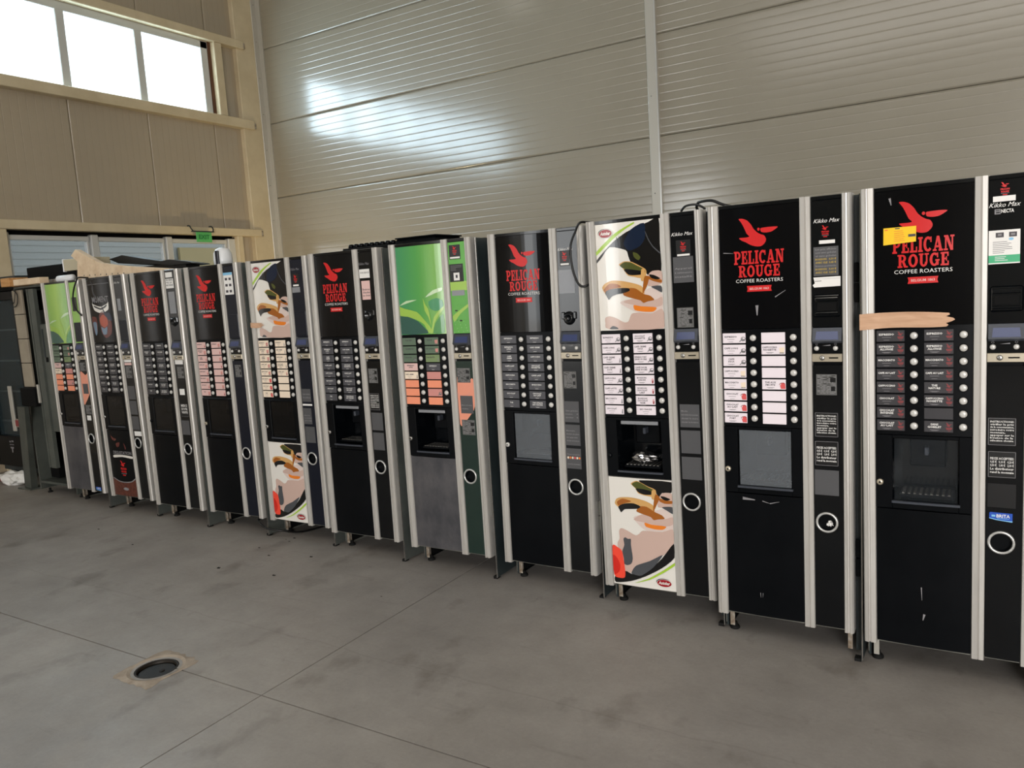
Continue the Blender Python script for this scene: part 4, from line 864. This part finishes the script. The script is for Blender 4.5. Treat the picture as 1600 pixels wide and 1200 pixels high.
SPECS = [
 dict(fit=(-6.5838, 3.5099, -.0009, -.0031, -.0003), top='leaf2', low='grey', labels=LL, pane='smoked', cab='cabinet_grey', col='p_leafbase2', col_low='black_gloss', reader='mid', lock='steel',
  label='vending machine with pale green tea leaf top, farthest left of the row', stickers=[('black_sticker', 'black', .414, .478, 1.587, 1.697), skin(.86, 1.10, 1), ('spec_sticker', 'fine', .410, .487, 1.113, 1.180), ('notice_sticker', 'grey', .414, .485, .93, 1.01), ('notice_sticker', 'fine', .414, .491, .765, .84), ('notice_sticker', 'white', .418, .472, .715, .754), filter_badge(.414, .485, .137, .168)]),
 dict(fit=(-5.9308, 3.493, -.001, -.0068, .0075), top='moment', low='moment', labels=LDK, pane='smoked', cab='cabinet_grey', reader='mid', lock='steel',
  label='vending machine printed MOMENT above a white banner and orange cups', stickers=[script_text(.40, .472, 1.775), ('notice_sticker', 'silver', .413, .452, 1.568, 1.657), ('notice_sticker', 'white', .402, .489, 1.182, 1.200+.001), ('red_sticker', 'pink', .402, .487, 1.160, 1.178), ('spec_sticker', 'fine', .408, .480, 1.063, 1.152), BL(g1), BL(g2), BL(g3), ('notice_sticker', 'white', .415, .497, .621, .656, None, -.006)]),
 dict(fit=(-5.2891, 3.4484, .0005, -.0009, -.0015), top='pel', low='black', labels=LDK, pane='smoked', cab='cabinet_grey', reader='knob', knob=1.47, lock='black_satin', scr=1,
  label='black vending machine with red bird emblem and two white notes at column top', stickers=[('notice_sticker', 'white', .404, .478, 1.777, 1.812), ('notice_sticker', 'white', .400, .484, 1.702, 1.768, ['NE REND', 'PAS LA', 'MONNAIE']), ('notice_sticker', 'silver', .415, .482, 1.527, 1.678), ('notice_sticker', 'white', .404, .490, 1.171, 1.202), ('spec_sticker', 'fine', .418, .490, 1.072, 1.154), ('notice_sticker', 'white', .419, .473, .954, .997), ('notice_sticker', 'instr', .412, .486, .80, .889, ['MERCI', 'DE VOTRE', 'VISITE']), BL(g3)]),
 dict(fit=(-4.6902, 3.4632, -.0017, -.0025, .0005), top='pel', low='black', labels=LPK, pane='smoked', cab='cabinet_grey', col='navy_satin', reader='mid', lock='champagne',
  label='black vending machine with red bird emblem and pinkish selection labels', stickers=[white_sheet4, ('spec_sticker', 'fine', .416, .478, 1.082, 1.164)]),
 dict(fit=(-4.0877, 3.4693, -.0013, .0008, -.0035), top='coffee', low='coffee', labels=LCR, pane='smoked', cab='cabinet_grey', col='navy_satin', reader='mid', lock='steel',
  label='coffee cup print vending machine with cream labels, the smaller seen of two', stickers=[script_text(.400, .474, 1.756, 'ink_grey'), ('bird_sticker', 'bird', .408, .464, 1.648, 1.728), ('notice_sticker', 'silver', .400, .468, 1.613, 1.646), G('notice_sticker', .93, 1.011, ['', 'Introduire', 'les pièces'], .402, .478), ('white_strip', 'white', .40, .482, .905, .916), G('notice_sticker', .787, .889, GR, .400, .470), BL(g3), tape5]),
 dict(fit=(-3.4756, 3.4142, -.0057, .0016, -.0034), top='pel', low='black', labels=LD, pane='open', cab='cabinet_grey', reader='knob', knob=1.455, lock='steel',
  label='black vending machine with red bird emblem and grey labels, black trays above', stickers=[script_text(.395, .476, 1.748, 'ink_grey'), ('notice_sticker', 'white', .398, .474, 1.667, 1.717, ['', 'HORS SERVICE']), ('notice_sticker', 'pink', .407, .470, 1.544, 1.651, ['', '', 'Boissons', 'chaudes', 'au choix']), ('spec_sticker', 'fine', .406, .474, 1.063, 1.147), ('notice_sticker', 'instr', .401, .473, .905, 1.002, INS1), BL(g2), BL(g3)]),
 dict(fit=(-2.817, 3.3794, .0058, .0001, -.0002), top='leaf', low='grey', labels=LL, pane='open', bolts=1, col='p_leafbase', col_low='p_darkgreen', reader='none', lock='steel',
  label='vending machine with bright green tea leaf print and scuffed grey bottom', stickers=[('bird_sticker', 'bird', .405, .475, 1.725, 1.799), dark_sign, leafcol, ('notice_sticker', 'silver', .406, .486, 1.536, 1.562+.002), ('spec_sticker', 'fine', .402, .485, 1.076, 1.154), skin(.86, 1.105, 1), G('notice_sticker', .910, 1.005, ['', '', 'Merci de votre', 'visite'], .412, .491), ('notice_sticker', 'fine', .412, .494, .793, .875)]),
 dict(fit=(-2.1788, 3.3684, -.0071, .0059, -.0056), top='pel', low='black', labels=LD, pane='sheen', reader='knob', knob=1.40, lock='button', bolts=1, br='rust',
  label='black vending machine with red bird emblem and a cable hanging over its right corner', stickers=[script_text(.399, .482, 1.729), ('bird_sticker', 'bird', .409, .462, 1.650, 1.723), ('notice_sticker', 'silver', .398, .484, 1.519, 1.631), ('spec_sticker', 'fine', .401, .470, 1.058, 1.141), G('notice_sticker', .890, .994, ['', '', 'Sans gobelet', 'bouton      €', 'ajouter    €'], .397, .477), G('notice_sticker', .774, .878, ['', 'Monnaie:', 'introduire des pièces', 'en appoint', 'choisir la boisson'], .396, .478), G('notice_sticker', .657, .759, ['', 'Pièces acceptées', '', '', 'rend la monnaie'], .396, .478), dots8]),
 dict(fit=(-1.5533, 3.2775, -.0007, -.0062, .0031), top='coffee', low='coffee', labels=L9, pane='open', reader='none', lock='black_satin', bolts=1, br='rust',
  label='coffee cup print vending machine with white labels, the larger seen of two', stickers=[script_text(.401, .496, 1.739), ('bird_sticker', 'bird', .420, .483, 1.642, 1.713), G('notice_sticker', 1.533, 1.643, ['', '', '     Appareil', '  à télémesure', '      installé'], .404, .493), ('spec_sticker', 'fine', .412, .485, 1.338+.002, 1.426), G('notice_sticker', .902, 1.004, ['', 'Mode:', 'introduire la monnaie', 'choisir le sucre', 'choisir la boisson'], .406, .494), ('notice_sticker', 'grey', .406, .494, .785, .888), ('notice_sticker', 'grey', .405, .494, .667, .769)]),
 dict(fit=(-.978, 3.177, .0035, .0024, .0005), top='pel', low='black', labels=L10, pane='sheen', reader='flat', lock='champagne', br='rust', br2=1,
  label='black vending machine with red bird emblem and white selection labels', stickers=[script_text(.405, .498, 1.738), bird_small(.447, 1.700, .155, (.425, .481, 1.652, 1.665)), price_sheet, notch_tape, ('spec_sticker', 'fine', .409, .483, 1.074, 1.155), ('notice_sticker', 'instr', .403, .486, .910, 1.004, INS1), ('notice_sticker', 'instr', .402, .486, .795, .891, INS2), ('notice_sticker', 'grey', .399, .488, .676, .777),
   scuffs([(.115, .635, .165, .632, .006), (.195, .630, .225, .622, .002), (.225, .622, .262, .632, .002), (.18, .235, .181, .215, .0015), (.190, .235, .189, .216, .001), (.06, 1.644, .10, 1.640, .0018), (.26, 1.46, .30, 1.485, .002), (.19, 1.43, .19, 1.39, .006)])]),
 dict(fit=(-.3942, 3.1329, 0, -.002, .0013), top='pel', low='black', labels=L11, pane='closed', reader='flat', lock='champagne', br='flashing',
  label='black vending machine with red bird emblem, yellow sticker and brown masking tape', stickers=[bird_small(.442, 1.785, .15, (.408, .472, 1.742, 1.760)), script_text(.397, .487, 1.7315), maker_mark, green_notice, ('notice_sticker', 'instr', .401, .482, .914, 1.009, INS1), ('notice_sticker', 'instr', .402, .483, .800, .891, INS2), ('notice_sticker', 'black', .401, .485, .692, .777), filter_badge(.407, .476, .642, .674), tape11, yellow,
   scuffs([(.195, .365, .197, .315, .0018), (.205, .262, .2, .238, .004), (.095, 1.79, .10, 1.765, .004)])]),
]
ROOTS = []
for sp_ in SPECS: ROOTS.append(machine(sp_))
# ================================================================== THINGS on, under and beside the row
def thing(mb, name, label, cat, group=None, parent=None): return tag(mb.build(name, parent), label, cat, group)
# black egg-crate tray and black lid on top of the middle machines
t = MB(); t.box(-3.42, -3.04, 3.66, 3.94, 1.833, 1.862, 'black_satin', .004)
for i in range(9):
    for j in range(4): t.lathe_z(-3.40+.02+i*.042, 3.70+j*.066, [(.019, 1.862), (.016, 1.882), (.010, 1.886)], 'black_satin', 8)
thing(t, 'studded_tray', 'black studded plastic tray lying on top between grey-label and green leaf machines', 'tray')
t = MB(); z0, z1 = 1.831, 1.885
P = [(-2.99, 3.62, z0), (-2.66, 3.62, z0), (-2.66, 3.92, z0), (-2.99, 3.92, z0), (-2.97, 3.65, z1), (-2.70, 3.65, z1), (-2.70, 3.89, z1), (-2.97, 3.89, z1)]
t.add(P, [(3, 2, 1, 0), (4, 5, 6, 7), (0, 1, 5, 4), (1, 2, 6, 5), (2, 3, 7, 6), (3, 0, 4, 7)], 'black_satin'); t.box(-2.98, -2.68, 3.635, 3.90, z1-.004, z1+.004, 'black_satin', .003)
thing(t, 'plastic_tray', 'black smooth plastic tray upside down on top of the bright green leaf machine', 'tray')
# cables
thing(MB().tube([(-1.60, 3.50, 1.838), (-1.612, 3.40, 1.842), (-1.627, 3.335, 1.838), (-1.650, 3.332, 1.800), (-1.673, 3.332, 1.755), (-1.680, 3.332, 1.714), (-1.678, 3.332, 1.662), (-1.669, 3.332, 1.610), (-1.650, 3.332, 1.563), (-1.630, 3.335, 1.545), (-1.608, 3.345, 1.548), (-1.597, 3.37, 1.56)], .0055, 'cable'), 'power_cable', 'black power cable looping down between red bird machine and larger coffee print machine', 'cable')
thing(MB().tube([(-1.10, 3.50, 1.8375), (-1.095, 3.42, 1.852), (-1.075, 3.36, 1.862), (-1.045, 3.30, 1.868), (-.985, 3.27, 1.866), (-.945, 3.27, 1.848), (-.92, 3.28, 1.8385), (-.91, 3.4, 1.8385)], .006, 'cable').tube([(-1.13, 3.31, 1.839), (-1.105, 3.30, 1.858), (-1.06, 3.31, 1.86), (-1.03, 3.33, 1.84)], .005, 'cable'), 'power_cable', 'black cable loop on top between coffee print and white-label machines', 'cable')
thing(MB().tube([(-5.95, 3.53, 1.838), (-5.96, 3.46, 1.842), (-5.985, 3.455, 1.820), (-6.022, 3.45, 1.765), (-6.052, 3.45, 1.695), (-6.056, 3.455, 1.62), (-6.035, 3.49, 1.55)], .006, 'cable'), 'power_cable', 'black cable hanging between the pale green leaf and MOMENT machines', 'cable')
thing(MB().tube([(-4.206, 3.50, .108), (-4.20, 3.46, .112), (-4.175, 3.44, .102), (-4.12, 3.43, .080), (-4.075, 3.44, .066), (-4.0, 3.48, .05), (-3.95, 3.60, .012), (-3.90, 3.8, .0065)], .0065, 'cable'), 'power_cable', 'black cable drooping to the floor under the smaller coffee print machine', 'cable')
# clutter on top of the left machines
thing(MB().box(-6.50, -6.16, 3.66, 3.86, 1.92, 2.015, 'box_beige', .004).box(-6.505, -6.495, 3.655, 3.865, 1.915, 2.02, 'white_plastic', .002).box(-6.50, -6.25, 3.68, 3.84, 1.832, 1.92, 'black_matt'), 'control_box', 'beige metal box standing on top of the pale green leaf machine', 'box')
t = MB()
prof = [(-6.22, 1.842), (-5.05, 1.842), (-5.05, 1.850), (-5.55, 1.90), (-5.74, 1.925), (-5.90, 1.95), (-6.12, 2.04), (-6.20, 2.075), (-6.27, 2.03), (-6.19, 1.98)]
n = len(prof); t.add([(x, 3.60, z) for x, z in prof]+[(x, 3.645, z) for x, z in prof], [tuple(range(n))]+[tuple(range(2*n-1, n-1, -1))]+[(i, n+i, n+(i+1) % n, (i+1) % n) for i in range(n)], 'foam')
for i in range(8): t.lathe_y(-6.12+i*.075, 1.865-.002*i, [(.006, 3.5995), (.005, 3.599)], 'cabinet_dark', 8)
thing(t, 'foam_offcut', 'cream torn foam sheet leaning over the MOMENT machine top', 'foam')
t = MB(); prof = [(-6.02, 1.985), (-5.84, 2.005), (-5.56, 1.955), (-5.36, 1.925), (-5.26, 1.93), (-5.02, 1.895), (-5.00, 1.885), (-5.25, 1.885), (-5.40, 1.905), (-5.60, 1.915), (-5.90, 1.945)]
n = len(prof); t.add([(x, 3.76, z) for x, z in prof]+[(x, 3.92, z-.01) for x, z in prof], [tuple(reversed(range(n)))]+[tuple(range(n, 2*n))]+[(i, (i+1) % n, n+(i+1) % n, n+i) for i in range(n)], 'cable'); t.box(-5.8, -5.1, 3.78, 3.90, 1.838, 1.90, 'cable')
thing(t, 'folded_film', 'long black folded plastic film lying on top behind the foam', 'film')
t = MB(); t.lathe_y(0, 0, [(.028, -.0), (.028, .3)], 'white_plastic', 14, True, True); P = [(-6.50+y*.68, 3.61+x, 1.858+z) for x, y, z in t.v]; t.v = P
thing(t, 'paper_roll', 'white paper roll on the front edge of the pale green leaf machine', 'roll')
t = MB().box(-7.18, -6.56, 3.68, 3.9, 1.833, 1.87, 'rust', .003).box(-7.15, -6.60, 3.70, 3.88, 1.87, 1.99, 'black_matt', .006)
thing(t, 'cardboard_stack', 'dark flattened cardboard on the stripped machine, behind the wooden block', 'cardboard')
t = MB(); t.lathe_z(-4.53, 3.66, [(.062, 1.832), (.064, 1.87), (.06, 1.92), (.045, 1.948), (.02, 1.958)], 'white_plastic', 20); t.box(-4.525, -4.495, 3.590, 3.602, 1.835, 1.935, 'navy_satin', .002)
thing(t, 'plastic_canister', 'white rounded plastic canister with dark stripe on top of the pink-label machine', 'canister')
thing(MB().box(-7.04, -6.63, 3.52, 3.60, 1.834, 1.885, 'foam', .004), 'foam_strip', 'cream strip lying on the stripped machine left of the row', 'strip')
thing(MB().box(-7.20, -7.06, 3.50, 3.66, 1.832, 1.905, 'wood', .004), 'wooden_block', 'orange-brown wooden block on the stripped machine top', 'wood block')
# stripped machine at the left end of the row
r = empty('stripped_machine', (-7.21, 3.55, 0)); tag(r, 'stripped grey machine without its front, left of the pale green leaf machine', 'vending machine')
def rel(mb, ox=7.21, oy=-3.55): mb.v = [(x+ox, y+oy, z) for x, y, z in mb.v]; return mb
rel(MB().box(-7.21, -7.195, 3.60, 4.25, .04, 1.83, 'grey_metal').box(-6.64, -6.625, 3.60, 4.25, .04, 1.83, 'grey_metal').box(-7.21, -6.625, 3.60, 4.25, 1.815, 1.83, 'grey_metal').box(-7.21, -6.625, 4.235, 4.25, .1, 1.83, 'cabinet_dark').box(-7.2, -6.63, 3.60, 4.24, .10, .12, 'grey_metal').box(-7.2, -7.06, 3.7, 4.2, .13, .95, 'black_matt').box(-7.03, -6.66, 3.75, 4.2, 1.3, 1.8, 'black_matt')).build('cabinet', r)
rel(MB().extrude_z([(-6.965, 3.60), (-6.965, 3.575), (-6.945, 3.575), (-6.942, 3.59), (-6.925, 3.59), (-6.922, 3.57), (-6.845, 3.57), (-6.842, 3.60)], .26, 1.80, 'grey_metal')).build('front_post', r)
rel(MB().box(-6.84, -6.64, 3.585, 3.60, .58, 1.50, 'grey_metal', .003).box(-6.82, -6.80, 3.580, 3.586, 1.22, 1.46, 'cabinet_dark').box(-6.80, -6.77, 3.58, 3.586, 1.18, 1.22, 'black_matt')).build('inner_door', r)
bp_ = MB()
for k in range(4): bp_.box(-7.195, -7.045, 3.575, 3.595, .965+k*.21, 1.17+k*.21, 'beige_panel', .003)
rel(bp_).build('beige_panel', r)
rel(MB().box(-7.04, -6.97, 3.66, 3.75, 1.62, 1.79, 'black_matt').box(-7.035, -6.975, 3.655, 3.662, 1.70, 1.78, 'ink_dullred').box(-7.03, -6.97, 3.65, 3.662, 1.67, 1.685, 'paper')).build('warning_box', r)
rel(MB().box(-7.02, -6.965, 3.64, 3.66, 1.48, 1.585, 'lab_cream', .002)).build('paper_note', r)
for k in range(7): rel(MB().box(-7.035+k*.004, -6.975+k*.004, 3.62, 3.72, .99+k*.062, 1.03+k*.062, ('cabinet_dark', 'black_satin', 'grey_metal')[k % 3], .004)).build('module', r)
rel(MB().box(-7.19, -6.965, 3.53, 3.62, .80, .96, 'black_matt', .006).box(-6.955, -6.935, 3.55, 3.57, .83, .99, 'flashing', .002)).build('black_bin', r)
rel(MB().tube([(-7.19, 3.56, 1.70), (-7.15, 3.555, 1.66), (-7.09, 3.555, 1.68), (-7.08, 3.56, 1.76), (-7.13, 3.56, 1.80)], .004, 'cable').tube([(-7.18, 3.56, 1.74), (-7.13, 3.55, 1.69), (-7.10, 3.56, 1.8)], .003, 'cable')).build('wire', r)
for fx in (-7.17, -6.67):
    for fy in (3.66, 4.2): rel(MB().lathe_z(fx, fy, [(.02, 0), (.02, .01), (.01, .015), (.01, .04)], 'rubber', 12)).build('foot', r)
rel(MB().box(-6.70, -6.66, 3.60, 3.62, .10, .5, 'rust', .004).box(-6.72, -6.70, 3.61, 3.63, .2, .3, 'steel', .003)).build('bracket', r)
# leaning grey post
t = MB(); P = []
for (x, y, z) in ((-7.62, 3.67, .012), (-7.45, 3.64, .012), (-7.45, 3.70, .012), (-7.62, 3.73, .012), (-7.215, 3.50, .80), (-7.075, 3.49, .80), (-7.075, 3.525, .80), (-7.215, 3.535, .80)): P.append((x, y, z))
t.add(P, [(3, 2, 1, 0), (4, 5, 6, 7), (0, 1, 5, 4), (1, 2, 6, 5), (2, 3, 7, 6), (3, 0, 4, 7)], 'grey_metal')
t.box(-7.65, -7.43, 3.62, 3.76, 0, .012, 'grey_metal', .002)
thing(t, 'steel_post', 'grey steel post leaning in front of the stripped machine', 'post')
# glass fronted machine at the picture's left edge
r = empty('glass_front_machine', (-8.50, 3.89, 0)); tag(r, 'dark glass-fronted snack machine at the far left edge', 'vending machine')
rel2 = lambda mb: rel(mb, 8.22, -3.62)
rel2(MB().box(-8.22, -7.45, 3.68, 4.45, .10, 1.82, 'black_matt').box(-8.22, -7.45, 3.66, 4.45, .06, .12, 'cabinet_dark')).build('cabinet', r)
rel2(MB().box(-8.22, -8.16, 3.60, 3.68, .12, 1.82, 'black_satin', .004).box(-7.53, -7.45, 3.60, 3.68, .12, 1.82, 'black_satin', .004).box(-8.16, -7.53, 3.60, 3.68, 1.74, 1.82, 'black_satin', .004).box(-8.16, -7.53, 3.60, 3.68, .12, .42, 'black_satin', .004)).build('door_frame', r)
rel2(MB().box(-8.16, -7.53, 3.64, 3.65, .42, 1.74, 'glass_dull')).build('glass_pane', r)
rel2(MB().box(-7.80, -7.74, 3.585, 3.60, .48, .92, 'flashing', .003)).build('handle', r)
for k in range(4): rel2(MB().box(-8.15, -7.54, 3.665, 3.679, .55+k*.3, .565+k*.3, 'cabinet_grey')).build('shelf', r)
mk_ = MB()
for (a_, b_, c_, d_) in ((-7.93, -7.90, .36, .375), (-7.89, -7.85, .365, .38), (-7.93, -7.85, .335, .342), (-7.92, -7.86, .30, .315), (-7.90, -7.88, .26, .30)): mk_.rect(a_, b_, c_, d_, 3.5985, 'ink_grey')
rel2(mk_).build('faded_print', r)
rel2(MB().box(-7.75, -7.56, 3.59, 3.60, .52, .60, 'rust', .003).box(-7.74, -7.66, 3.586, 3.59, .53, .59, 'ink_dullred')).build('paper_label', r)
for fx in (-8.15, -7.52): rel2(MB().box(fx-.03, fx+.03, 3.7, 3.76, 0, .06, 'rubber', .004)).build('foot', r)
thing(MB().box(-8.54, -7.74, 3.86, 4.5, 1.825, 1.87, 'black_matt', .004).box(-8.4, -7.76, 3.9, 4.4, 1.87, 1.96, 'cabinet_dark', .004), 'board_pile', 'dark boards piled on the glass-fronted machine', 'boards')
# flat bar and crumpled bag on the floor
thing(MB().box(-7.66, -7.24, 3.86, 3.89, 0.0, .03, 'flashing', .003), 'metal_bar', 'thin pale metal bar lying on the floor under the stripped machine', 'bar')
bm = bmesh.new(); bmesh.ops.create_icosphere(bm, subdivisions=3, radius=1); rnd = random.Random(8)
from mathutils import noise
for v in bm.verts:
    k = 1+.35*noise.noise(v.co*2.1)+.15*noise.noise(v.co*6); v.co = Vector((v.co.x*.21*k, v.co.y*.09*k, max(v.co.z*.075*k, -.055)))
for f in bm.faces: f.material_index = 1 if (f.calc_center_median().x < -.08 and f.calc_center_median().z < -.005 and f.calc_center_median().y < 0) else 0
me = bpy.data.meshes.new('plastic_bag'); bm.to_mesh(me); bm.free(); me.materials.append(M['paper']); me.materials.append(M['ink_dullred'])
zmin = min(v.co.z for v in me.vertices)
o = put('plastic_bag', me, None, (-7.90, 3.73, -zmin)); tag(o, 'crumpled white plastic bag with red print on the floor at far left', 'bag')
# floor drain in its patch
r = empty('floor_drain', (DX, DY, 0)); tag(r, 'round iron floor drain set in a rough concrete patch', 'drain')
P = []; F = []; nn = 40; rnd = random.Random(3)
for i in range(nn):
    a = 2*math.pi*i/nn; ca, sa = math.cos(a), math.sin(a); m_ = max(abs(ca), abs(sa)); w = 1+rnd.uniform(-.08, .06)
    P += [(.092*ca, .092*sa, -.006), (.108*ca, .108*sa, .001), (.120*ca, .120*sa, .0045), (ca/m_*.128*w*(1.0 if ca*sa > -.1 else 1.02), sa/m_*.138*w, .0008)]
for i in range(nn):
    for j in range(3): F.append((4*i+j, 4*i+j+1, (4*(i+1)+j+1) % (4*nn), (4*(i+1)+j) % (4*nn)))
MB().add(P, F, 'concrete_patch').build('patch', r)
MB().lathe_z(0, 0, [(.091, -.03), (.091, -.001), (.082, -.001), (.080, -.014)], 'drain_iron', 32, True, False).build('ring', r)
c = MB().lathe_z(0, 0, [(.080, -.028), (.080, -.016), (.074, -.013)], 'drain_iron', 32, False)
c.lathe_z(.02, .01, [(.012, -.0128), (.010, -.0105)], 'drain_iron', 12)
c.build('cover', r)
# crumbs of dirt on the floor
rnd = random.Random(5)
for i, (x, y) in enumerate([(-3.812, 3.189), (-3.532, 3.273), (-3.935, 2.913), (-2.697, 2.954), (-3.503, 2.952), (-3.93, 2.904), (-3.995, 3.272), (-4.915, 2.989), (-3.955, 3.463), (-3.902, 3.441), (-5.526, 3.119), (-3.921, 3.504)]):
    a = rnd.uniform(.006, .014); b = a*rnd.uniform(.4, .7); h = a*.35
    mb = MB().add([(-a, 0, 0), (-a*.3, -b, 0), (a, -b*.4, 0), (a*.7, b, 0), (-a*.4, b*.8, 0), (-a*.4, 0, h), (a*.4, b*.1, h*.8)], [(4, 3, 2, 1, 0), (0, 1, 5), (1, 2, 6, 5), (2, 3, 6), (3, 4, 5, 6), (4, 0, 5)], 'debris')
    o = mb.build('dirt_crumb', None, (x, y, .0)); tag(o, 'small dark crumb of dirt on the concrete floor before the machines', 'dirt', 'dirt crumbs on the floor')
# exit sign hanging at the lower window's top rail
r = empty('exit_sign', (-8.485, 6.60, 2.395)); tag(r, 'green exit sign hanging from the rail above the lower window', 'sign')
MB().box(-.004, .004, -.115, .115, -.02, .105, 'exit_green', .002).build('sign_plate', r)
sg = MB(); sg.text('EXIT', 0, .045, .075, 0, 'exit_dark', width=.16, bold=.02); sg.v = [(.0065, u, z) for u, y, z in sg.v]; sg.build('lettering', r)
MB().box(-.02, .02, -.17, .15, .105, .118, 'cabinet_dark', .003).build('bracket', r)
hk = MB(); hk.tube([(-.075, -.17, .185), (-.03, -.175, .18), (0, -.175, .14), (0, -.15, .115)], .008, 'cabinet_dark'); hk.tube([(-.075, .15, .185), (-.03, .155, .18), (0, .15, .14), (0, .14, .115)], .008, 'cabinet_dark'); hk.build('hook', r)
# high-bay lamps under the ceiling
for (x, y, w_) in ((-7.0, 3.4, 'left end'), (-1.2, 3.0, 'middle'), (4.6, 3.0, 'right end')):
    r = empty('ceiling_lamp', (x, y, 6.9)); tag(r, 'round high-bay ceiling lamp over the %s of the machine row' % w_, 'lamp', 'high-bay ceiling lamps')
    MB().lathe_z(0, 0, [(.22, -.42), (.20, -.36), (.09, -.22), (.07, -.12)], 'alu', 24, True, False).build('shade', r)
    MB().lathe_z(0, 0, [(.205, -.41), (.205, -.40)], 'lamp_white', 24, False).build('diffuser', r)
    MB().lathe_z(0, 0, [(.008, -.12), (.008, 0)], 'cable', 8).build('hanger', r)

# litter left in two machines, and an added lamp, hidden behind the row, to warm the wall
def crumple(name, c, s, m, seed, label, cat):
    bm = bmesh.new(); bmesh.ops.create_icosphere(bm, subdivisions=3, radius=1)
    for v in bm.verts:
        k = 1+.45*noise.noise(v.co*2.6+Vector((seed, 0, 0)))+.35*noise.noise(v.co*7+Vector((0, seed, 0))); v.co = Vector((v.co.x*s[0]*k, v.co.y*s[1]*k, v.co.z*s[2]*k))
    me = bpy.data.meshes.new(name); bm.to_mesh(me); bm.free(); me.materials.append(M[m]); o = put(name, me, None, c); return tag(o, label, cat)
def on(i, u, y, z):
    r_ = ROOTS[i][0]; v = Vector((u, y, z)); v.rotate(r_.rotation_quaternion); return Vector(r_.location)+v
crumple('foil', on(8, .205, .06, .742), (.055, .035, .022), 'foil', 3, 'crumpled silver foil lying in the drink opening of the larger coffee print machine', 'foil')
crumple('tissue', on(9, .452, .018, .556), (.015, .012, .014), 'paper', 7, 'crumpled white tissue stuffed in the coin cup of the white-label machine', 'tissue')
r = empty('added_wall_lamp', (-7.1, 6.3, 0)); tag(r, 'small warm lamp added unseen behind the row to light the wall near the corner', 'lamp')
MB().box(-.12, .12, -.10, .10, 0, .02, 'black_satin', .004).build('base', r)
MB().box(-.01, .01, -.01, .01, .02, .70, 'black_satin').build('stand', r)
MB().box(-.11, .11, -.03, .05, .68, .84, 'black_satin', .006).build('housing', r)
MB().box(-.10, .10, .05, .054, .69, .83, 'lamp_white').build('lens', r)
l = bpy.data.lights.new('added_wall_light', 'AREA'); l.shape = 'RECTANGLE'; l.size = .2; l.size_y = .14; l.energy = 48; l.color = (1, .80, .48)
o = bpy.data.objects.new('added_wall_light', l); COL.objects.link(o); o.parent = r; o.location = (0, .06, .76); o.rotation_euler = (R(128), 0, 0)
